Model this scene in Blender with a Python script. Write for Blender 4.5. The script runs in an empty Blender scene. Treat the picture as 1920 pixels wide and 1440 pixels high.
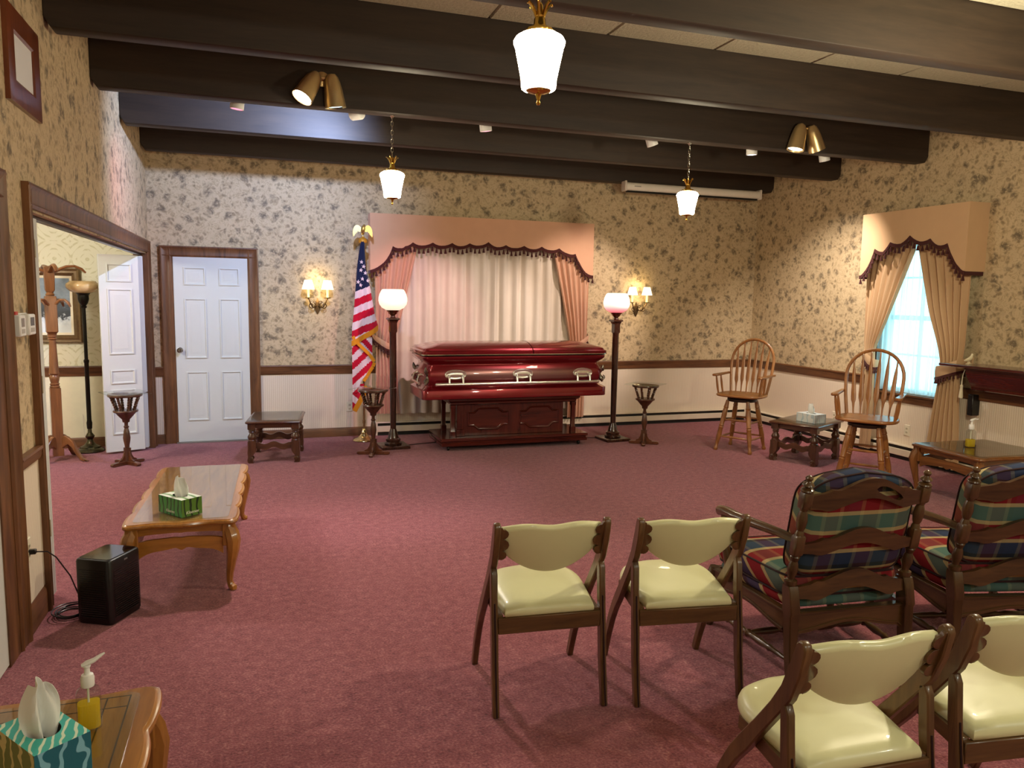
import bpy, bmesh, math, random
from mathutils import Vector, Matrix
random.seed(7)
PI = math.pi; sin = math.sin; cos = math.cos; R = math.radians
SC = bpy.context.scene
COL = SC.collection

# ------------------------------------------------------------------ camera, world, exposure
CAM_H = 1.655
yaw, pit, rol, FPX = 0.32698054, 0.11395104, 0.0157077, 1417.0
_f = Vector((sin(yaw), cos(yaw), 0)); _r = Vector((cos(yaw), -sin(yaw), 0)); _u = Vector((0, 0, 1))
_f2 = _f * cos(pit) - _u * sin(pit); _u2 = _u * cos(pit) + _f * sin(pit)
_r3 = _r * cos(rol) + _u2 * sin(rol); _u3 = _u2 * cos(rol) - _r * sin(rol)
cd = bpy.data.cameras.new('camera'); cam = bpy.data.objects.new('camera', cd); COL.objects.link(cam)
cd.sensor_width = 36; cd.lens = FPX / 1920 * 36; cd.clip_start = 0.01
cam.matrix_world = Matrix(((_r3.x, _u3.x, -_f2.x, 0), (_r3.y, _u3.y, -_f2.y, 0), (_r3.z, _u3.z, -_f2.z, CAM_H), (0, 0, 0, 1)))
SC.camera = cam
SC.view_settings.view_transform = 'Standard'; SC.view_settings.look = 'None'
SC.view_settings.gamma = 1; SC.view_settings.use_curve_mapping = False
SC.view_settings.exposure = 0.85
W = bpy.data.worlds.new('daylight'); SC.world = W; W.use_nodes = True
W.node_tree.nodes['Background'].inputs[0].default_value = (0.36, 0.84, 1.0, 1)
W.node_tree.nodes['Background'].inputs[1].default_value = 3.0
try:
    SC.cycles.use_denoising = True; SC.cycles.max_bounces = 8; SC.cycles.diffuse_bounces = 4
    SC.cycles.transparent_max_bounces = 16; SC.cycles.caustics_reflective = False; SC.cycles.caustics_refractive = False
    SC.cycles.sample_clamp_indirect = 6
except Exception: pass
L_PEND, L_TORCH, L_SCONCE = 30.0, .5, 1.0      # radiance of the lit shades
P_SPOT = 1.0                                      # scale of all spot lamps
P_HALL = 75.0
WARM = (1.0, 0.87, 0.60)

# ------------------------------------------------------------------ materials
def C(h):
    h = h.lstrip('#'); o = []
    for i in (0, 2, 4):
        c = int(h[i:i+2], 16) / 255; o.append(c / 12.92 if c <= 0.04045 else ((c + 0.055) / 1.055) ** 2.4)
    return (*o, 1)
class NT:
    def __init__(s, name):
        s.m = bpy.data.materials.new(name); s.m.use_nodes = True; s.t = s.m.node_tree; s.n = s.t.nodes
        s.b = s.n['Principled BSDF']; s.out = s.n['Material Output']
    def new(s, typ, **k):
        n = s.n.new(typ)
        for a, v in k.items(): setattr(n, a, v)
        return n
    def link(s, a, b): s.t.links.new(a, b)
    def set(s, n, **k):
        for a, v in k.items():
            i = n.inputs[a.replace('_', ' ')]
            if hasattr(v, 'links') or hasattr(v, 'is_linked'): s.link(v, i)
            else: i.default_value = v
        return n
    def coord(s, scale=(1, 1, 1), rot=(0, 0, 0)):
        tc = s.new('ShaderNodeTexCoord'); mp = s.new('ShaderNodeMapping')
        mp.inputs['Scale'].default_value = scale; mp.inputs['Rotation'].default_value = rot
        s.link(tc.outputs['Object'], mp.inputs['Vector']); return mp.outputs[0]
    def noise(s, vec, scale, detail=3, rough=.55, dist=0):
        n = s.new('ShaderNodeTexNoise'); s.link(vec, n.inputs['Vector'])
        n.inputs['Scale'].default_value = scale; n.inputs['Detail'].default_value = detail
        n.inputs['Roughness'].default_value = rough; n.inputs['Distortion'].default_value = dist
        return n
    def ramp(s, fac, stops, interp='LINEAR'):
        r = s.new('ShaderNodeValToRGB'); r.color_ramp.interpolation = interp; e = r.color_ramp.elements
        while len(e) < len(stops): e.new(0.5)
        for i, (p, c) in enumerate(stops): e[i].position = p; e[i].color = c if len(c) == 4 else (*c, 1)
        s.link(fac, r.inputs[0]); return r.outputs[0]
    def step(s, fac, a, b, lo=0., hi=1.):
        n = s.new('ShaderNodeMapRange', interpolation_type='SMOOTHSTEP'); s.link(fac, n.inputs[0])
        for i, v in enumerate((a, b, lo, hi)): n.inputs[i+1].default_value = v
        return n.outputs[0]
    def mix(s, fac, a, b, blend='MIX'):
        n = s.new('ShaderNodeMix', data_type='RGBA', blend_type=blend)
        for i, v in ((0, fac), (6, a), (7, b)):
            if hasattr(v, 'is_linked'): s.link(v, n.inputs[i])
            else: n.inputs[i].default_value = v
        return n.outputs[2]
    def math(s, op, a, b=0.):
        n = s.new('ShaderNodeMath', operation=op)
        for i, v in ((0, a), (1, b)):
            if hasattr(v, 'is_linked'): s.link(v, n.inputs[i])
            else: n.inputs[i].default_value = v
        return n.outputs[0]
    def bump(s, h, strength=.3, dist=.01):
        n = s.new('ShaderNodeBump'); n.inputs['Strength'].default_value = strength; n.inputs['Distance'].default_value = dist
        s.link(h, n.inputs['Height']); s.link(n.outputs[0], s.b.inputs['Normal'])
    def col(s, v):
        if hasattr(v, 'is_linked'): s.link(v, s.b.inputs['Base Color'])
        else: s.b.inputs['Base Color'].default_value = v
MATS = {}
def plain(name, c, rough=.5, metal=0., coat=0., spec=.5, var=.08, scale=12.):
    if name in MATS: return MATS[name]
    t = NT(name); v = t.coord(); n = t.noise(v, scale, 4)
    c = C(c) if isinstance(c, str) else c
    t.col(t.mix(n.outputs[0], tuple(min(1, x*(1-var)) for x in c[:3]) + (1,), tuple(min(1, x*(1+var)) for x in c[:3]) + (1,)))
    t.b.inputs['Roughness'].default_value = rough; t.b.inputs['Metallic'].default_value = metal
    t.b.inputs['Coat Weight'].default_value = coat; t.b.inputs['Specular IOR Level'].default_value = spec
    MATS[name] = t.m; return t.m
def wood(name, c1, c2, rough=.35, axis='z', coat=.0, grain=1.0):
    key = name + '_' + axis
    if key in MATS: return MATS[key]
    t = NT(key); sc = [9, 9, 9]; sc['xyz'.index(axis)] = .9
    v = t.coord(scale=tuple(x*grain for x in sc)); n = t.noise(v, 1.6, 6, .6, .8)
    n2 = t.noise(v, 9, 3)
    f = t.math('ADD', t.math('MULTIPLY', n.outputs[0], .75), t.math('MULTIPLY', n2.outputs[0], .25))
    t.col(t.ramp(f, [(.34, C(c2)), (.5, tuple((a+b)/2 for a, b in zip(C(c1), C(c2)))), (.66, C(c1))]))
    t.b.inputs['Roughness'].default_value = rough; t.b.inputs['Coat Weight'].default_value = coat
    t.b.inputs['Coat Roughness'].default_value = .12
    t.bump(f, .06, .002); MATS[key] = t.m; return t.m
def emis(name, c, s):
    if name in MATS: return MATS[name]
    t = NT(name); t.col((*c[:3], 1)); t.b.inputs['Emission Color'].default_value = (*c[:3], 1); t.b.inputs['Emission Strength'].default_value = s
    t.b.inputs['Roughness'].default_value = .4; MATS[name] = t.m; return t.m
def thin_glass(name, tint=(1, 1, 1), clear=.9, rough=.02):
    if name in MATS: return MATS[name]
    t = NT(name); tr = t.new('ShaderNodeBsdfTransparent'); tr.inputs[0].default_value = (*[x*clear for x in tint], 1)
    gl = t.new('ShaderNodeBsdfGlossy'); gl.inputs['Roughness'].default_value = rough
    fr = t.new('ShaderNodeFresnel'); fr.inputs[0].default_value = 1.6; mx = t.new('ShaderNodeMixShader')
    gm = t.new('ShaderNodeNewGeometry'); t.link(t.math('MULTIPLY', fr.outputs[0], t.math('SUBTRACT', 1., gm.outputs['Backfacing'])), mx.inputs[0]); t.link(tr.outputs[0], mx.inputs[1]); t.link(gl.outputs[0], mx.inputs[2])
    t.link(mx.outputs[0], t.out.inputs[0]); MATS[name] = t.m; return t.m
def cloth(name, c, trans=.0, rough=.9, var=.06, weave=220.):
    if name in MATS: return MATS[name]
    t = NT(name); v = t.coord(); n = t.noise(v, 6, 3); n2 = t.noise(v, weave, 2)
    cc = C(c) if isinstance(c, str) else c
    colr = t.mix(n.outputs[0], tuple(x*(1-var) for x in cc[:3]) + (1,), tuple(min(1, x*(1+var)) for x in cc[:3]) + (1,))
    t.col(colr); t.b.inputs['Roughness'].default_value = rough; t.b.inputs['Sheen Weight'].default_value = .15
    t.b.inputs['Specular IOR Level'].default_value = .2; t.bump(n2.outputs[0], .15, .001)
    if trans > 0:
        tl = t.new('ShaderNodeBsdfTranslucent'); t.link(colr, tl.inputs[0]); mx = t.new('ShaderNodeMixShader'); mx.inputs[0].default_value = trans
        t.link(t.b.outputs[0], mx.inputs[1]); t.link(tl.outputs[0], mx.inputs[2]); t.link(mx.outputs[0], t.out.inputs[0])
    MATS[name] = t.m; return t.m
def wallpaper(name, plane):
    t = NT(name); tc = t.new('ShaderNodeTexCoord'); sp = t.new('ShaderNodeSeparateXYZ'); t.link(tc.outputs['Object'], sp.inputs[0])
    cb = t.new('ShaderNodeCombineXYZ'); t.link(sp.outputs['XY'.index(plane)], cb.inputs[0]); t.link(sp.outputs[2], cb.inputs[1])
    v0 = cb.outputs[0]; nd = t.noise(v0, 7, 3)
    ad = t.new('ShaderNodeVectorMath', operation='MULTIPLY_ADD'); t.link(nd.outputs[1], ad.inputs[0]); ad.inputs[1].default_value = (.10, .10, 0); t.link(v0, ad.inputs[2])
    v = ad.outputs[0]
    def vor(sc):
        n = t.new('ShaderNodeTexVoronoi'); n.inputs['Scale'].default_value = sc; t.link(v, n.inputs['Vector']); return n.outputs['Distance']
    nf = t.noise(v, 30, 4, .65); nm = t.noise(v0, 11, 3)
    m1 = t.math('MULTIPLY', t.step(vor(7.6), .44, .18), t.step(nf.outputs[0], .34, .58))
    m2 = t.math('MULTIPLY', t.step(vor(19), .46, .16), t.step(nm.outputs[0], .34, .52))
    m3 = t.step(t.noise(v, 26, 5, .7, 1.4).outputs[0], .47, .62)
    base = t.mix(t.noise(v0, 4, 4).outputs[0], C('#bca684'), C('#d3be99'))
    c = t.mix(t.math('MULTIPLY', m3, .6), base, C('#9a8462'))
    c = t.mix(t.math('MULTIPLY', m2, .6), c, C('#6f5d44'))
    blot = t.mix(nm.outputs[0], C('#554c3d'), C('#6e6150'))
    c = t.mix(t.math('MULTIPLY', m1, .86), c, blot)
    t.col(c); t.b.inputs['Roughness'].default_value = .62; t.b.inputs['Specular IOR Level'].default_value = .25
    t.bump(nf.outputs[0], .05, .001); return t.m
def ribbed(name, plane):
    t = NT(name); tc = t.new('ShaderNodeTexCoord'); sp = t.new('ShaderNodeSeparateXYZ'); t.link(tc.outputs['Object'], sp.inputs[0])
    s = t.math('SINE', t.math('MULTIPLY', sp.outputs['XY'.index(plane)], 2*PI/.022))
    f = t.step(s, -.6, .6); t.col(t.mix(f, C('#d8c7b0'), C('#e6d8c4')))
    t.b.inputs['Roughness'].default_value = .6; t.bump(f, .25, .002); return t.m
def damask():
    t = NT('damask_wallpaper'); tc = t.new('ShaderNodeTexCoord'); sp = t.new('ShaderNodeSeparateXYZ'); t.link(tc.outputs['Object'], sp.inputs[0])
    u = t.math('ABSOLUTE', t.math('SUBTRACT', t.math('FRACT', t.math('MULTIPLY', sp.outputs[0], 1/.30)), .5))
    w = t.math('ABSOLUTE', t.math('SUBTRACT', t.math('FRACT', t.math('MULTIPLY', sp.outputs[2], 1/.36)), .5))
    d = t.math('SQRT', t.math('ADD', t.math('MULTIPLY', u, u), t.math('MULTIPLY', w, t.math('MULTIPLY', w, 1.5))))
    s = t.math('SINE', t.math('MULTIPLY', d, 42)); l = t.math('SINE', t.math('MULTIPLY', t.math('ADD', u, w), 26))
    f = t.math('MULTIPLY', t.step(s, .1, .6), t.step(l, -.4, .4)); n = t.noise(tc.outputs['Object'], 40, 3)
    f = t.math('MULTIPLY', f, t.step(n.outputs[0], .3, .5))
    t.col(t.mix(t.math('MULTIPLY', f, .7), C('#d9d6bd'), C('#b9b48a'))); t.b.inputs['Roughness'].default_value = .6; return t.m
def carpet():
    t = NT('burgundy_carpet'); v = t.coord(); n = t.noise(v, 95, 4, .7); n2 = t.noise(v, 22, 4); n3 = t.noise(v, 1.3, 3)
    f = t.math('ADD', t.math('MULTIPLY', n.outputs[0], .7), t.math('MULTIPLY', n2.outputs[0], .3))
    c = t.ramp(f, [(.36, C('#5f2a35')), (.47, C('#8a4853')), (.54, C('#99555f')), (.65, C('#bd827f'))])
    c = t.mix(t.step(n3.outputs[0], .35, .7, 0, .25), c, C('#8e4b51'))
    t.col(c); t.b.inputs['Roughness'].default_value = .95; t.b.inputs['Specular IOR Level'].default_value = .1
    t.b.inputs['Sheen Weight'].default_value = .2
    t.bump(f, .9, .012); return t.m
def plaid():
    t = NT('plaid_upholstery'); tc = t.new('ShaderNodeTexCoord'); sp = t.new('ShaderNodeSeparateXYZ'); t.link(tc.outputs['Object'], sp.inputs[0])
    red, nav, grn, tan, dk = C('#741a20'), C('#28324c'), C('#466059'), C('#a08e66'), C('#24252d')
    st = [(0, nav), (.17, tan), (.22, red), (.42, tan), (.47, grn), (.66, tan), (.71, red), (.88, tan), (.93, dk)]
    def band(sock, per, off=0.):
        f = t.math('FRACT', t.math('ADD', t.math('MULTIPLY', sock, 1/per), off)); return t.ramp(f, st, 'CONSTANT')
    v = t.math('ADD', sp.outputs[2], t.math('MULTIPLY', sp.outputs[1], -.8))
    a = band(v, .42, .30); b = band(sp.outputs[0], .36, .2)
    t.col(t.mix(.16, a, b)); t.b.inputs['Roughness'].default_value = .9; t.b.inputs['Specular IOR Level'].default_value = .15
    t.bump(t.noise(tc.outputs['Object'], 300, 2).outputs[0], .2, .001); return t.m
def leafprint(name, base, line, scale, rot=0.):
    t = NT(name); v = t.coord(rot=(0, 0, rot)); w = t.new('ShaderNodeTexWave'); w.inputs['Scale'].default_value = scale
    w.inputs['Distortion'].default_value = 5; w.inputs['Detail'].default_value = 1; w.inputs['Detail Scale'].default_value = 1.2; t.link(v, w.inputs['Vector'])
    t.col(t.mix(t.step(w.outputs['Fac'], .74, .86), C(base), C(line))); t.b.inputs['Roughness'].default_value = .4; return t.m
def landscape():
    t = NT('winter_landscape_paint'); tc = t.new('ShaderNodeTexCoord'); sp = t.new('ShaderNodeSeparateXYZ'); t.link(tc.outputs['Object'], sp.inputs[0])
    n = t.noise(tc.outputs['Object'], 14, 5, .7); f = t.math('ADD', sp.outputs[2], t.math('MULTIPLY', t.math('SUBTRACT', n.outputs[0], .5), .35))
    t.col(t.ramp(t.step(f, 0, .62), [(.05, C('#dfe6ea')), (.18, C('#c4ced8')), (.24, C('#2b3138')), (.5, C('#3d4651')), (.58, C('#6b7683')), (.7, C('#8594a2')), (1, C('#66788a'))]))
    t.b.inputs['Roughness'].default_value = .4; return t.m
def sheer(name, c, transp):
    t = NT(name); v = t.coord(scale=(1, 1, .02)); n = t.noise(v, 22, 3)
    colr = t.mix(n.outputs[0], tuple(x*.72 for x in C(c)[:3]) + (1,), C(c)); tl = t.new('ShaderNodeBsdfTranslucent'); t.link(colr, tl.inputs[0])
    tr = t.new('ShaderNodeBsdfTransparent'); mx = t.new('ShaderNodeMixShader'); m2 = t.new('ShaderNodeMixShader')
    t.link(colr, t.b.inputs['Base Color']); t.b.inputs['Roughness'].default_value = .9
    mx.inputs[0].default_value = .75; t.link(t.b.outputs[0], mx.inputs[1]); t.link(tl.outputs[0], mx.inputs[2])
    t.link(t.step(n.outputs[0], .35, .65, max(0, transp-.2), min(1, transp+.2)), m2.inputs[0]); t.link(mx.outputs[0], m2.inputs[1]); t.link(tr.outputs[0], m2.inputs[2])
    t.link(m2.outputs[0], t.out.inputs[0]); return t.m

OAK = lambda a='z': wood('dark_oak', '#7c5130', '#442813', .45, a, .05)
BEAM = wood('beam_wood', '#34261b', '#231810', .6, 'x')
CHERRY = lambda a='y': wood('cherry_table', '#b57b36', '#82521f', .28, a, .3)
DCHERRY = lambda a='y': wood('side_table_wood', '#8c5b2f', '#5a3617', .28, a, .3)
MAHOG = lambda a='x': wood('mahogany', '#5c2216', '#3a120c', .22, a, .5)
WALNUT = lambda a='z': wood('walnut_dark', '#643f29', '#3a2315', .3, a, .35)
LOAK = lambda a='z': wood('golden_oak', '#a8703a', '#7a4a22', .35, a, .2)
CHAIRW = lambda a='z': wood('chair_wood', '#70502e', '#452c16', .35, a, .25)
ARMW = lambda a='z': wood('armchair_wood', '#5c4024', '#342210', .3, a, .3)
BRASS = plain('polished_brass', '#c9a24b', .18, 1.)
SATIN = plain('satin_brass', '#cfb584', .32, .82)
SILVER = plain('silver_metal', '#d4cfc0', .16, 1.)
CHAIN_M = plain('chain_metal', '#b9b4a4', .25, 1.)
WHITEP = plain('white_paint', '#cfd2ce', .42, var=.02)
IVORYP = plain('ivory_plastic', '#ded5bd', .4, var=.02)
WHITEPL = plain('white_plastic', '#e8e8e6', .35, var=.02)
BLACKP = plain('black_plastic', '#0b0b0c', .35, var=.1)
BLACKG = plain('black_gloss', '#08080a', .06, var=.05)
DARKM = plain('dark_metal', '#2a2118', .3, .8)
CREAMV = plain('cream_vinyl', '#d5d3a6', .38, coat=.15, var=.04)
GLASS = thin_glass('clear_glass_top', (.96, 1, .98), .99)
PANE = thin_glass('window_glass', (1, 1, 1), .97)
PLAID = plaid(); PIPING = cloth('dark_piping', '#2b1214')
TISSUE = cloth('tissue_paper', '#f2f2ee', .25)
PEACH = cloth('peach_drapery', '#d3a586'); PEACHD = cloth('peach_drape', '#cfa286', .08)
IVORYD = cloth('ivory_drape', '#d9cbb9', .1); TAND = cloth('tan_drapery', '#c8a680', .08); TRIM = cloth('burgundy_trim', '#46211f')
TANV = cloth('tan_valance', '#cda982')
WP = {'X': wallpaper('floral_wallpaper_x', 'X'), 'Y': wallpaper('floral_wallpaper_y', 'Y')}
RIB = {'X': ribbed('ribbed_wainscot_x', 'X'), 'Y': ribbed('ribbed_wainscot_y', 'Y')}
CARPET = carpet()

# ------------------------------------------------------------------ mesh building
class MB:
    def __init__(s): s.v = []; s.f = []; s.mi = []
    def add(s, v, f, mi=0):
        o = len(s.v); s.v += [tuple(p) for p in v]; s.f += [[i+o for i in q] for q in f]; s.mi += [mi]*len(f); return s
    def box(s, x0, x1, y0, y1, z0, z1, mi=0):
        return s.add([(x, y, z) for z in (z0, z1) for y in (y0, y1) for x in (x0, x1)],
                     [(0, 2, 3, 1), (4, 5, 7, 6), (0, 1, 5, 4), (2, 6, 7, 3), (0, 4, 6, 2), (1, 3, 7, 5)], mi)
    def lathe(s, prof, n=18, c=(0, 0, 0), M=None, mi=0):
        v = []; f = []
        for r, z in prof:
            for k in range(n):
                p = Vector((r*cos(2*PI*k/n), r*sin(2*PI*k/n), z))
                if M: p = M @ p
                v.append((p.x+c[0], p.y+c[1], p.z+c[2]))
        m = len(prof)
        for i in range(m-1):
            for k in range(n): f.append((i*n+k, i*n+(k+1) % n, (i+1)*n+(k+1) % n, (i+1)*n+k))
        f.append(tuple(range(n))[::-1]); f.append(tuple((m-1)*n+k for k in range(n)))
        return s.add(v, f, mi)
    def tube(s, pts, r, n=8, flat=None, up=None, closed=False, mi=0):
        pts = [Vector(p) for p in pts]; m = len(pts); rs = r if isinstance(r, (list, tuple)) else [r]*m
        fl = flat if isinstance(flat, (list, tuple)) else [flat or 1.]*m
        v = []; f = []; prev = Vector(up) if up else None
        for i, p in enumerate(pts):
            t = (pts[(i+1) % m]-pts[i-1]) if closed else (pts[min(i+1, m-1)]-pts[max(i-1, 0)])
            t.normalize()
            a = prev if prev else (Vector((0, 0, 1)) if abs(t.z) < .9 else Vector((1, 0, 0)))
            a = (a - t*a.dot(t)); a = a.normalized() if a.length > 1e-5 else t.orthogonal().normalized()
            if not up: prev = a
            b = t.cross(a)
            off = PI/4 if n == 4 else 0
            for k in range(n):
                q = 2*PI*k/n+off; v.append(p + a*(cos(q)*rs[i]*fl[i]) + b*(sin(q)*rs[i]))
        mm = m if closed else m-1
        for i in range(mm):
            j = (i+1) % m
            for k in range(n): f.append((i*n+k, i*n+(k+1) % n, j*n+(k+1) % n, j*n+k))
        if not closed: f.append(tuple(range(n))[::-1]); f.append(tuple((m-1)*n+k for k in range(n)))
        return s.add(v, f, mi)
    def prism(s, poly, fn, t0, t1, mi=0):
        n = len(poly); v = [fn(u, w, t0) for u, w in poly] + [fn(u, w, t1) for u, w in poly]
        f = [tuple(range(n))[::-1], tuple(range(n, 2*n))] + [(i, (i+1) % n, n+(i+1) % n, n+i) for i in range(n)]
        return s.add(v, f, mi)
    def loft(s, loops, caps=(True, True), closed=False, mi=0):
        n = len(loops[0]); v = [p for l in loops for p in l]; f = []; m = len(loops)
        for i in range(m if closed else m-1):
            j = (i+1) % m
            for k in range(n): f.append((i*n+k, i*n+(k+1) % n, j*n+(k+1) % n, j*n+k))
        if not closed:
            if caps[0]: f.append(tuple(range(n))[::-1])
            if caps[1]: f.append(tuple((m-1)*n+k for k in range(n)))
        return s.add(v, f, mi)
    def grid(s, fn, nu, nv, mi=None):
        v = [fn(i/nu, j/nv) for j in range(nv+1) for i in range(nu+1)]; w = nu+1
        o = len(s.v); s.v += [tuple(p) for p in v]
        for j in range(nv):
            for i in range(nu):
                s.f.append([o+j*w+i, o+j*w+i+1, o+(j+1)*w+i+1, o+(j+1)*w+i]); s.mi.append(mi((i+.5)/nu, (j+.5)/nv) if mi else 0)
        return s
    def cushion(s, hx, hy, hz, c=(0, 0, 0), e=.28, ez=.6, nu=32, nv=12, warp=None, mi=0):
        sg = lambda a, p: math.copysign(abs(a)**p, a)
        def fn(u, w):
            a = 2*PI*u; b = -PI/2+PI*w
            p = Vector((hx*sg(cos(a), e)*abs(cos(b))**ez, hy*sg(sin(a), e)*abs(cos(b))**ez, hz*sg(sin(b), ez)))
            if warp: p = Vector(warp(p))
            return p + Vector(c)
        return s.grid(fn, nu, nv)
    def bm(s):
        b = bmesh.new(); vs = [b.verts.new(p) for p in s.v]
        for q, m in zip(s.f, s.mi):
            try: fc = b.faces.new([vs[i] for i in q]); fc.material_index = m
            except ValueError: pass
        bmesh.ops.remove_doubles(b, verts=b.verts, dist=1e-5)
        return b
def rr(hx, hy, r, n=4, z=0, cx=0, cy=0):
    o = []
    for i, (sx, sy) in enumerate(((1, 1), (-1, 1), (-1, -1), (1, -1))):
        for k in range(n+1):
            a = PI/2*i + PI/2*k/n; o.append((cx+sx*(hx-r)+r*cos(a), cy+sy*(hy-r)+r*sin(a), z))
    return o
def to_mesh(b, name, smooth=38, bevel=0, solid=0):
    if solid: bmesh.ops.solidify(b, geom=list(b.faces), thickness=solid)
    bmesh.ops.recalc_face_normals(b, faces=b.faces)
    if bevel:
        es = [e for e in b.edges if len(e.link_faces) == 2 and e.calc_face_angle(0) > R(50)]
        bmesh.ops.bevel(b, geom=es, offset=bevel, segments=1, affect='EDGES', clamp_overlap=True)
    for e in b.edges: e.smooth = len(e.link_faces) == 2 and e.calc_face_angle(0) < R(smooth)
    for f in b.faces: f.smooth = True
    me = bpy.data.meshes.new(name); b.to_mesh(me); b.free(); return me
def obj(name, mb, mat, parent=None, bevel=0, solid=0, smooth=38, loc=None, world=False, kind=None, label=None):
    b = mb.bm() if isinstance(mb, MB) else mb
    if world and parent is not None: bmesh.ops.translate(b, verts=b.verts, vec=-Vector(parent.location))
    me = to_mesh(b, name, smooth, bevel, solid)
    for m in (mat if isinstance(mat, (list, tuple)) else [mat]): me.materials.append(m)
    o = bpy.data.objects.new(name, me); COL.objects.link(o)
    if parent is not None: o.parent = parent
    if loc: o.location = loc
    if kind: o['kind'] = kind
    if label: o['label'] = label
    return o
def thing(name, label, cat, loc=(0, 0, 0), rotz=0., group=None):
    o = bpy.data.objects.new(name, None); COL.objects.link(o); o.empty_display_size = .05
    o.location = loc; o.rotation_euler = (0, 0, rotz); o['label'] = label; o['category'] = cat
    if group: o['group'] = group
    return o
def struct(name, mb=None, mat=None, parent=None, label=None, **k):
    if mb is None:
        o = bpy.data.objects.new(name, None); COL.objects.link(o)
    else: o = obj(name, mb, mat, parent, **k)
    if parent is None: o['kind'] = 'structure'
    if label: o['label'] = label
    return o
def dup(root, loc, rotz, label, group=None):
    r = root.copy(); COL.objects.link(r); r.location = loc; r.rotation_euler = (0, 0, rotz); r['label'] = label
    if group: r['group'] = group
    for ch in root.children:
        c = ch.copy(); COL.objects.link(c); c.parent = r
        for g in ch.children:
            d = g.copy(); COL.objects.link(d); d.parent = c
    return r
def point(name, loc, power, color, rad=.05, parent=None):
    l = bpy.data.lights.new(name, 'POINT'); l.energy = power; l.color = color; l.shadow_soft_size = rad
    o = bpy.data.objects.new(name, l); COL.objects.link(o); o.location = loc
    if parent: o.parent = parent
    return o
def spot(name, loc, target, power, color, size, blend=.6, rad=.04):
    l = bpy.data.lights.new(name, 'SPOT'); l.energy = power*P_SPOT; l.color = color; l.spot_size = R(size); l.spot_blend = blend; l.shadow_soft_size = rad
    o = bpy.data.objects.new(name, l); COL.objects.link(o); o.location = loc
    o.rotation_euler = (Vector(target)-Vector(loc)).to_track_quat('-Z', 'Y').to_euler(); return o
def aim(d):
    return Vector(d).normalized().to_track_quat('Z', 'Y').to_matrix()

# ------------------------------------------------------------------ the room
XL, XR, YB, YF, ZC = -1.07, 6.56, 8.957, -2.6, 3.45
HX, HY0 = -3.6, 2.2
fl = MB(); fl.box(HX-.1, XR+.1, YF-.1, YB+.1, -.1, 0); struct('floor', fl, CARPET, label='burgundy carpet floor')
m = MB(); m.box(XL-.12, XR+.12, YF-.12, YB+.12, ZC+.03, ZC+.13)
CEILM = NT('textured_ceiling'); _v = CEILM.coord(); _n = CEILM.noise(_v, 45, 5, .7)
CEILM.col(CEILM.mix(_n.outputs[0], C('#a39b7e'), C('#e6e0c8'))); CEILM.b.inputs['Roughness'].default_value = .9; CEILM.bump(_n.outputs[0], .8, .02); CEILM = CEILM.m
ceil = struct('ceiling', m, CEILM, label='textured tan ceiling')
BY = [1.12, 2.39, 3.615, 4.93, 6.18, 7.41, 8.63]; BT = .13; BZ = 3.09
for i in range(len(BY)-1):
    y0, y1 = BY[i]+BT, BY[i+1]; x = XL
    if i == 0: me0 = {}
    nx = 9; wx = (XR-XL)/nx
    for k in range(nx):
        key = round(y1-y0, 3)
        if key not in me0:
            mm = MB(); mm.box(.004, wx-.004, 0, y1-y0, 0, .03); me0[key] = to_mesh(mm.bm(), 'ceiling_panel', bevel=.008); me0[key].materials.append(CEILM)
        o = bpy.data.objects.new('ceiling_panel', me0[key]); COL.objects.link(o); o.parent = ceil; o.location = (XL+k*wx, y0, ZC)
for i, y in enumerate(BY):
    m = MB(); c = .06
    m.prism([(XL, BZ+c), (XL+c*.6, BZ), (XR-c*.6, BZ), (XR, BZ+c), (XR, ZC+.03), (XL, ZC+.03)], lambda u, w, t: (u, t, w), y, y+BT)
    b = struct('beam', m, BEAM, bevel=.006)
    b['label'] = 'dark brown ceiling beam across the room'
# walls
m = MB(); m.box(XL, XR+.12, YB, YB+.12, 0, ZC+.03); wb = struct('wall_back', m, WP['X'], label='floral papered back wall')
m = MB(); m.box(HX-.12, XL, YB, YB+.12, .0, 2.55); wh = struct('wall_hall', m, damask(), label='damask papered wall of the next room')
WY0, WY1, WZ0, WZ1 = 5.72, 6.62, .70, 2.32
m = MB(); m.box(XR, XR+.12, YF, WY0, 0, ZC+.03); m.box(XR, XR+.12, WY1, YB, 0, ZC+.03); m.box(XR, XR+.12, WY0, WY1, 0, WZ0); m.box(XR, XR+.12, WY0, WY1, WZ1, ZC+.03)
wr = struct('wall_right', m, WP['Y'], label='floral papered right wall')
m = MB()
for a, b_, z0 in ((YF, 2.85, 0), (3.72, 4.418, 0), (8.75, YB, 0), (2.85, 3.72, 2.05), (4.418, 8.75, 2.05)): m.box(XL-.12, XL, a, b_, z0, ZC+.03)
wl = struct('wall_left', m, WP['Y'], label='floral papered left wall')
m = MB(); m.box(XL-.12, XR+.12, YF-.12, YF, 0, ZC+.03); struct('wall_front', m, WP['X'], label='wall behind the camera')
m = MB(); m.box(HX-.12, HX, HY0, YB, 0, 2.55); m.box(HX-.12, XL-.12, HY0-.12, HY0, 0, 2.55)
struct('wall_hall_side', m, plain('hall_side_paint', '#d9d3b4', .6), label='side walls of the next room')
m = MB(); m.box(HX-.12, XL-.12, HY0-.12, YB+.12, 2.55, 2.65); struct('ceiling_hall', m, plain('hall_ceiling', '#e8e4d6', .7), label='ceiling of the next room')
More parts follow.
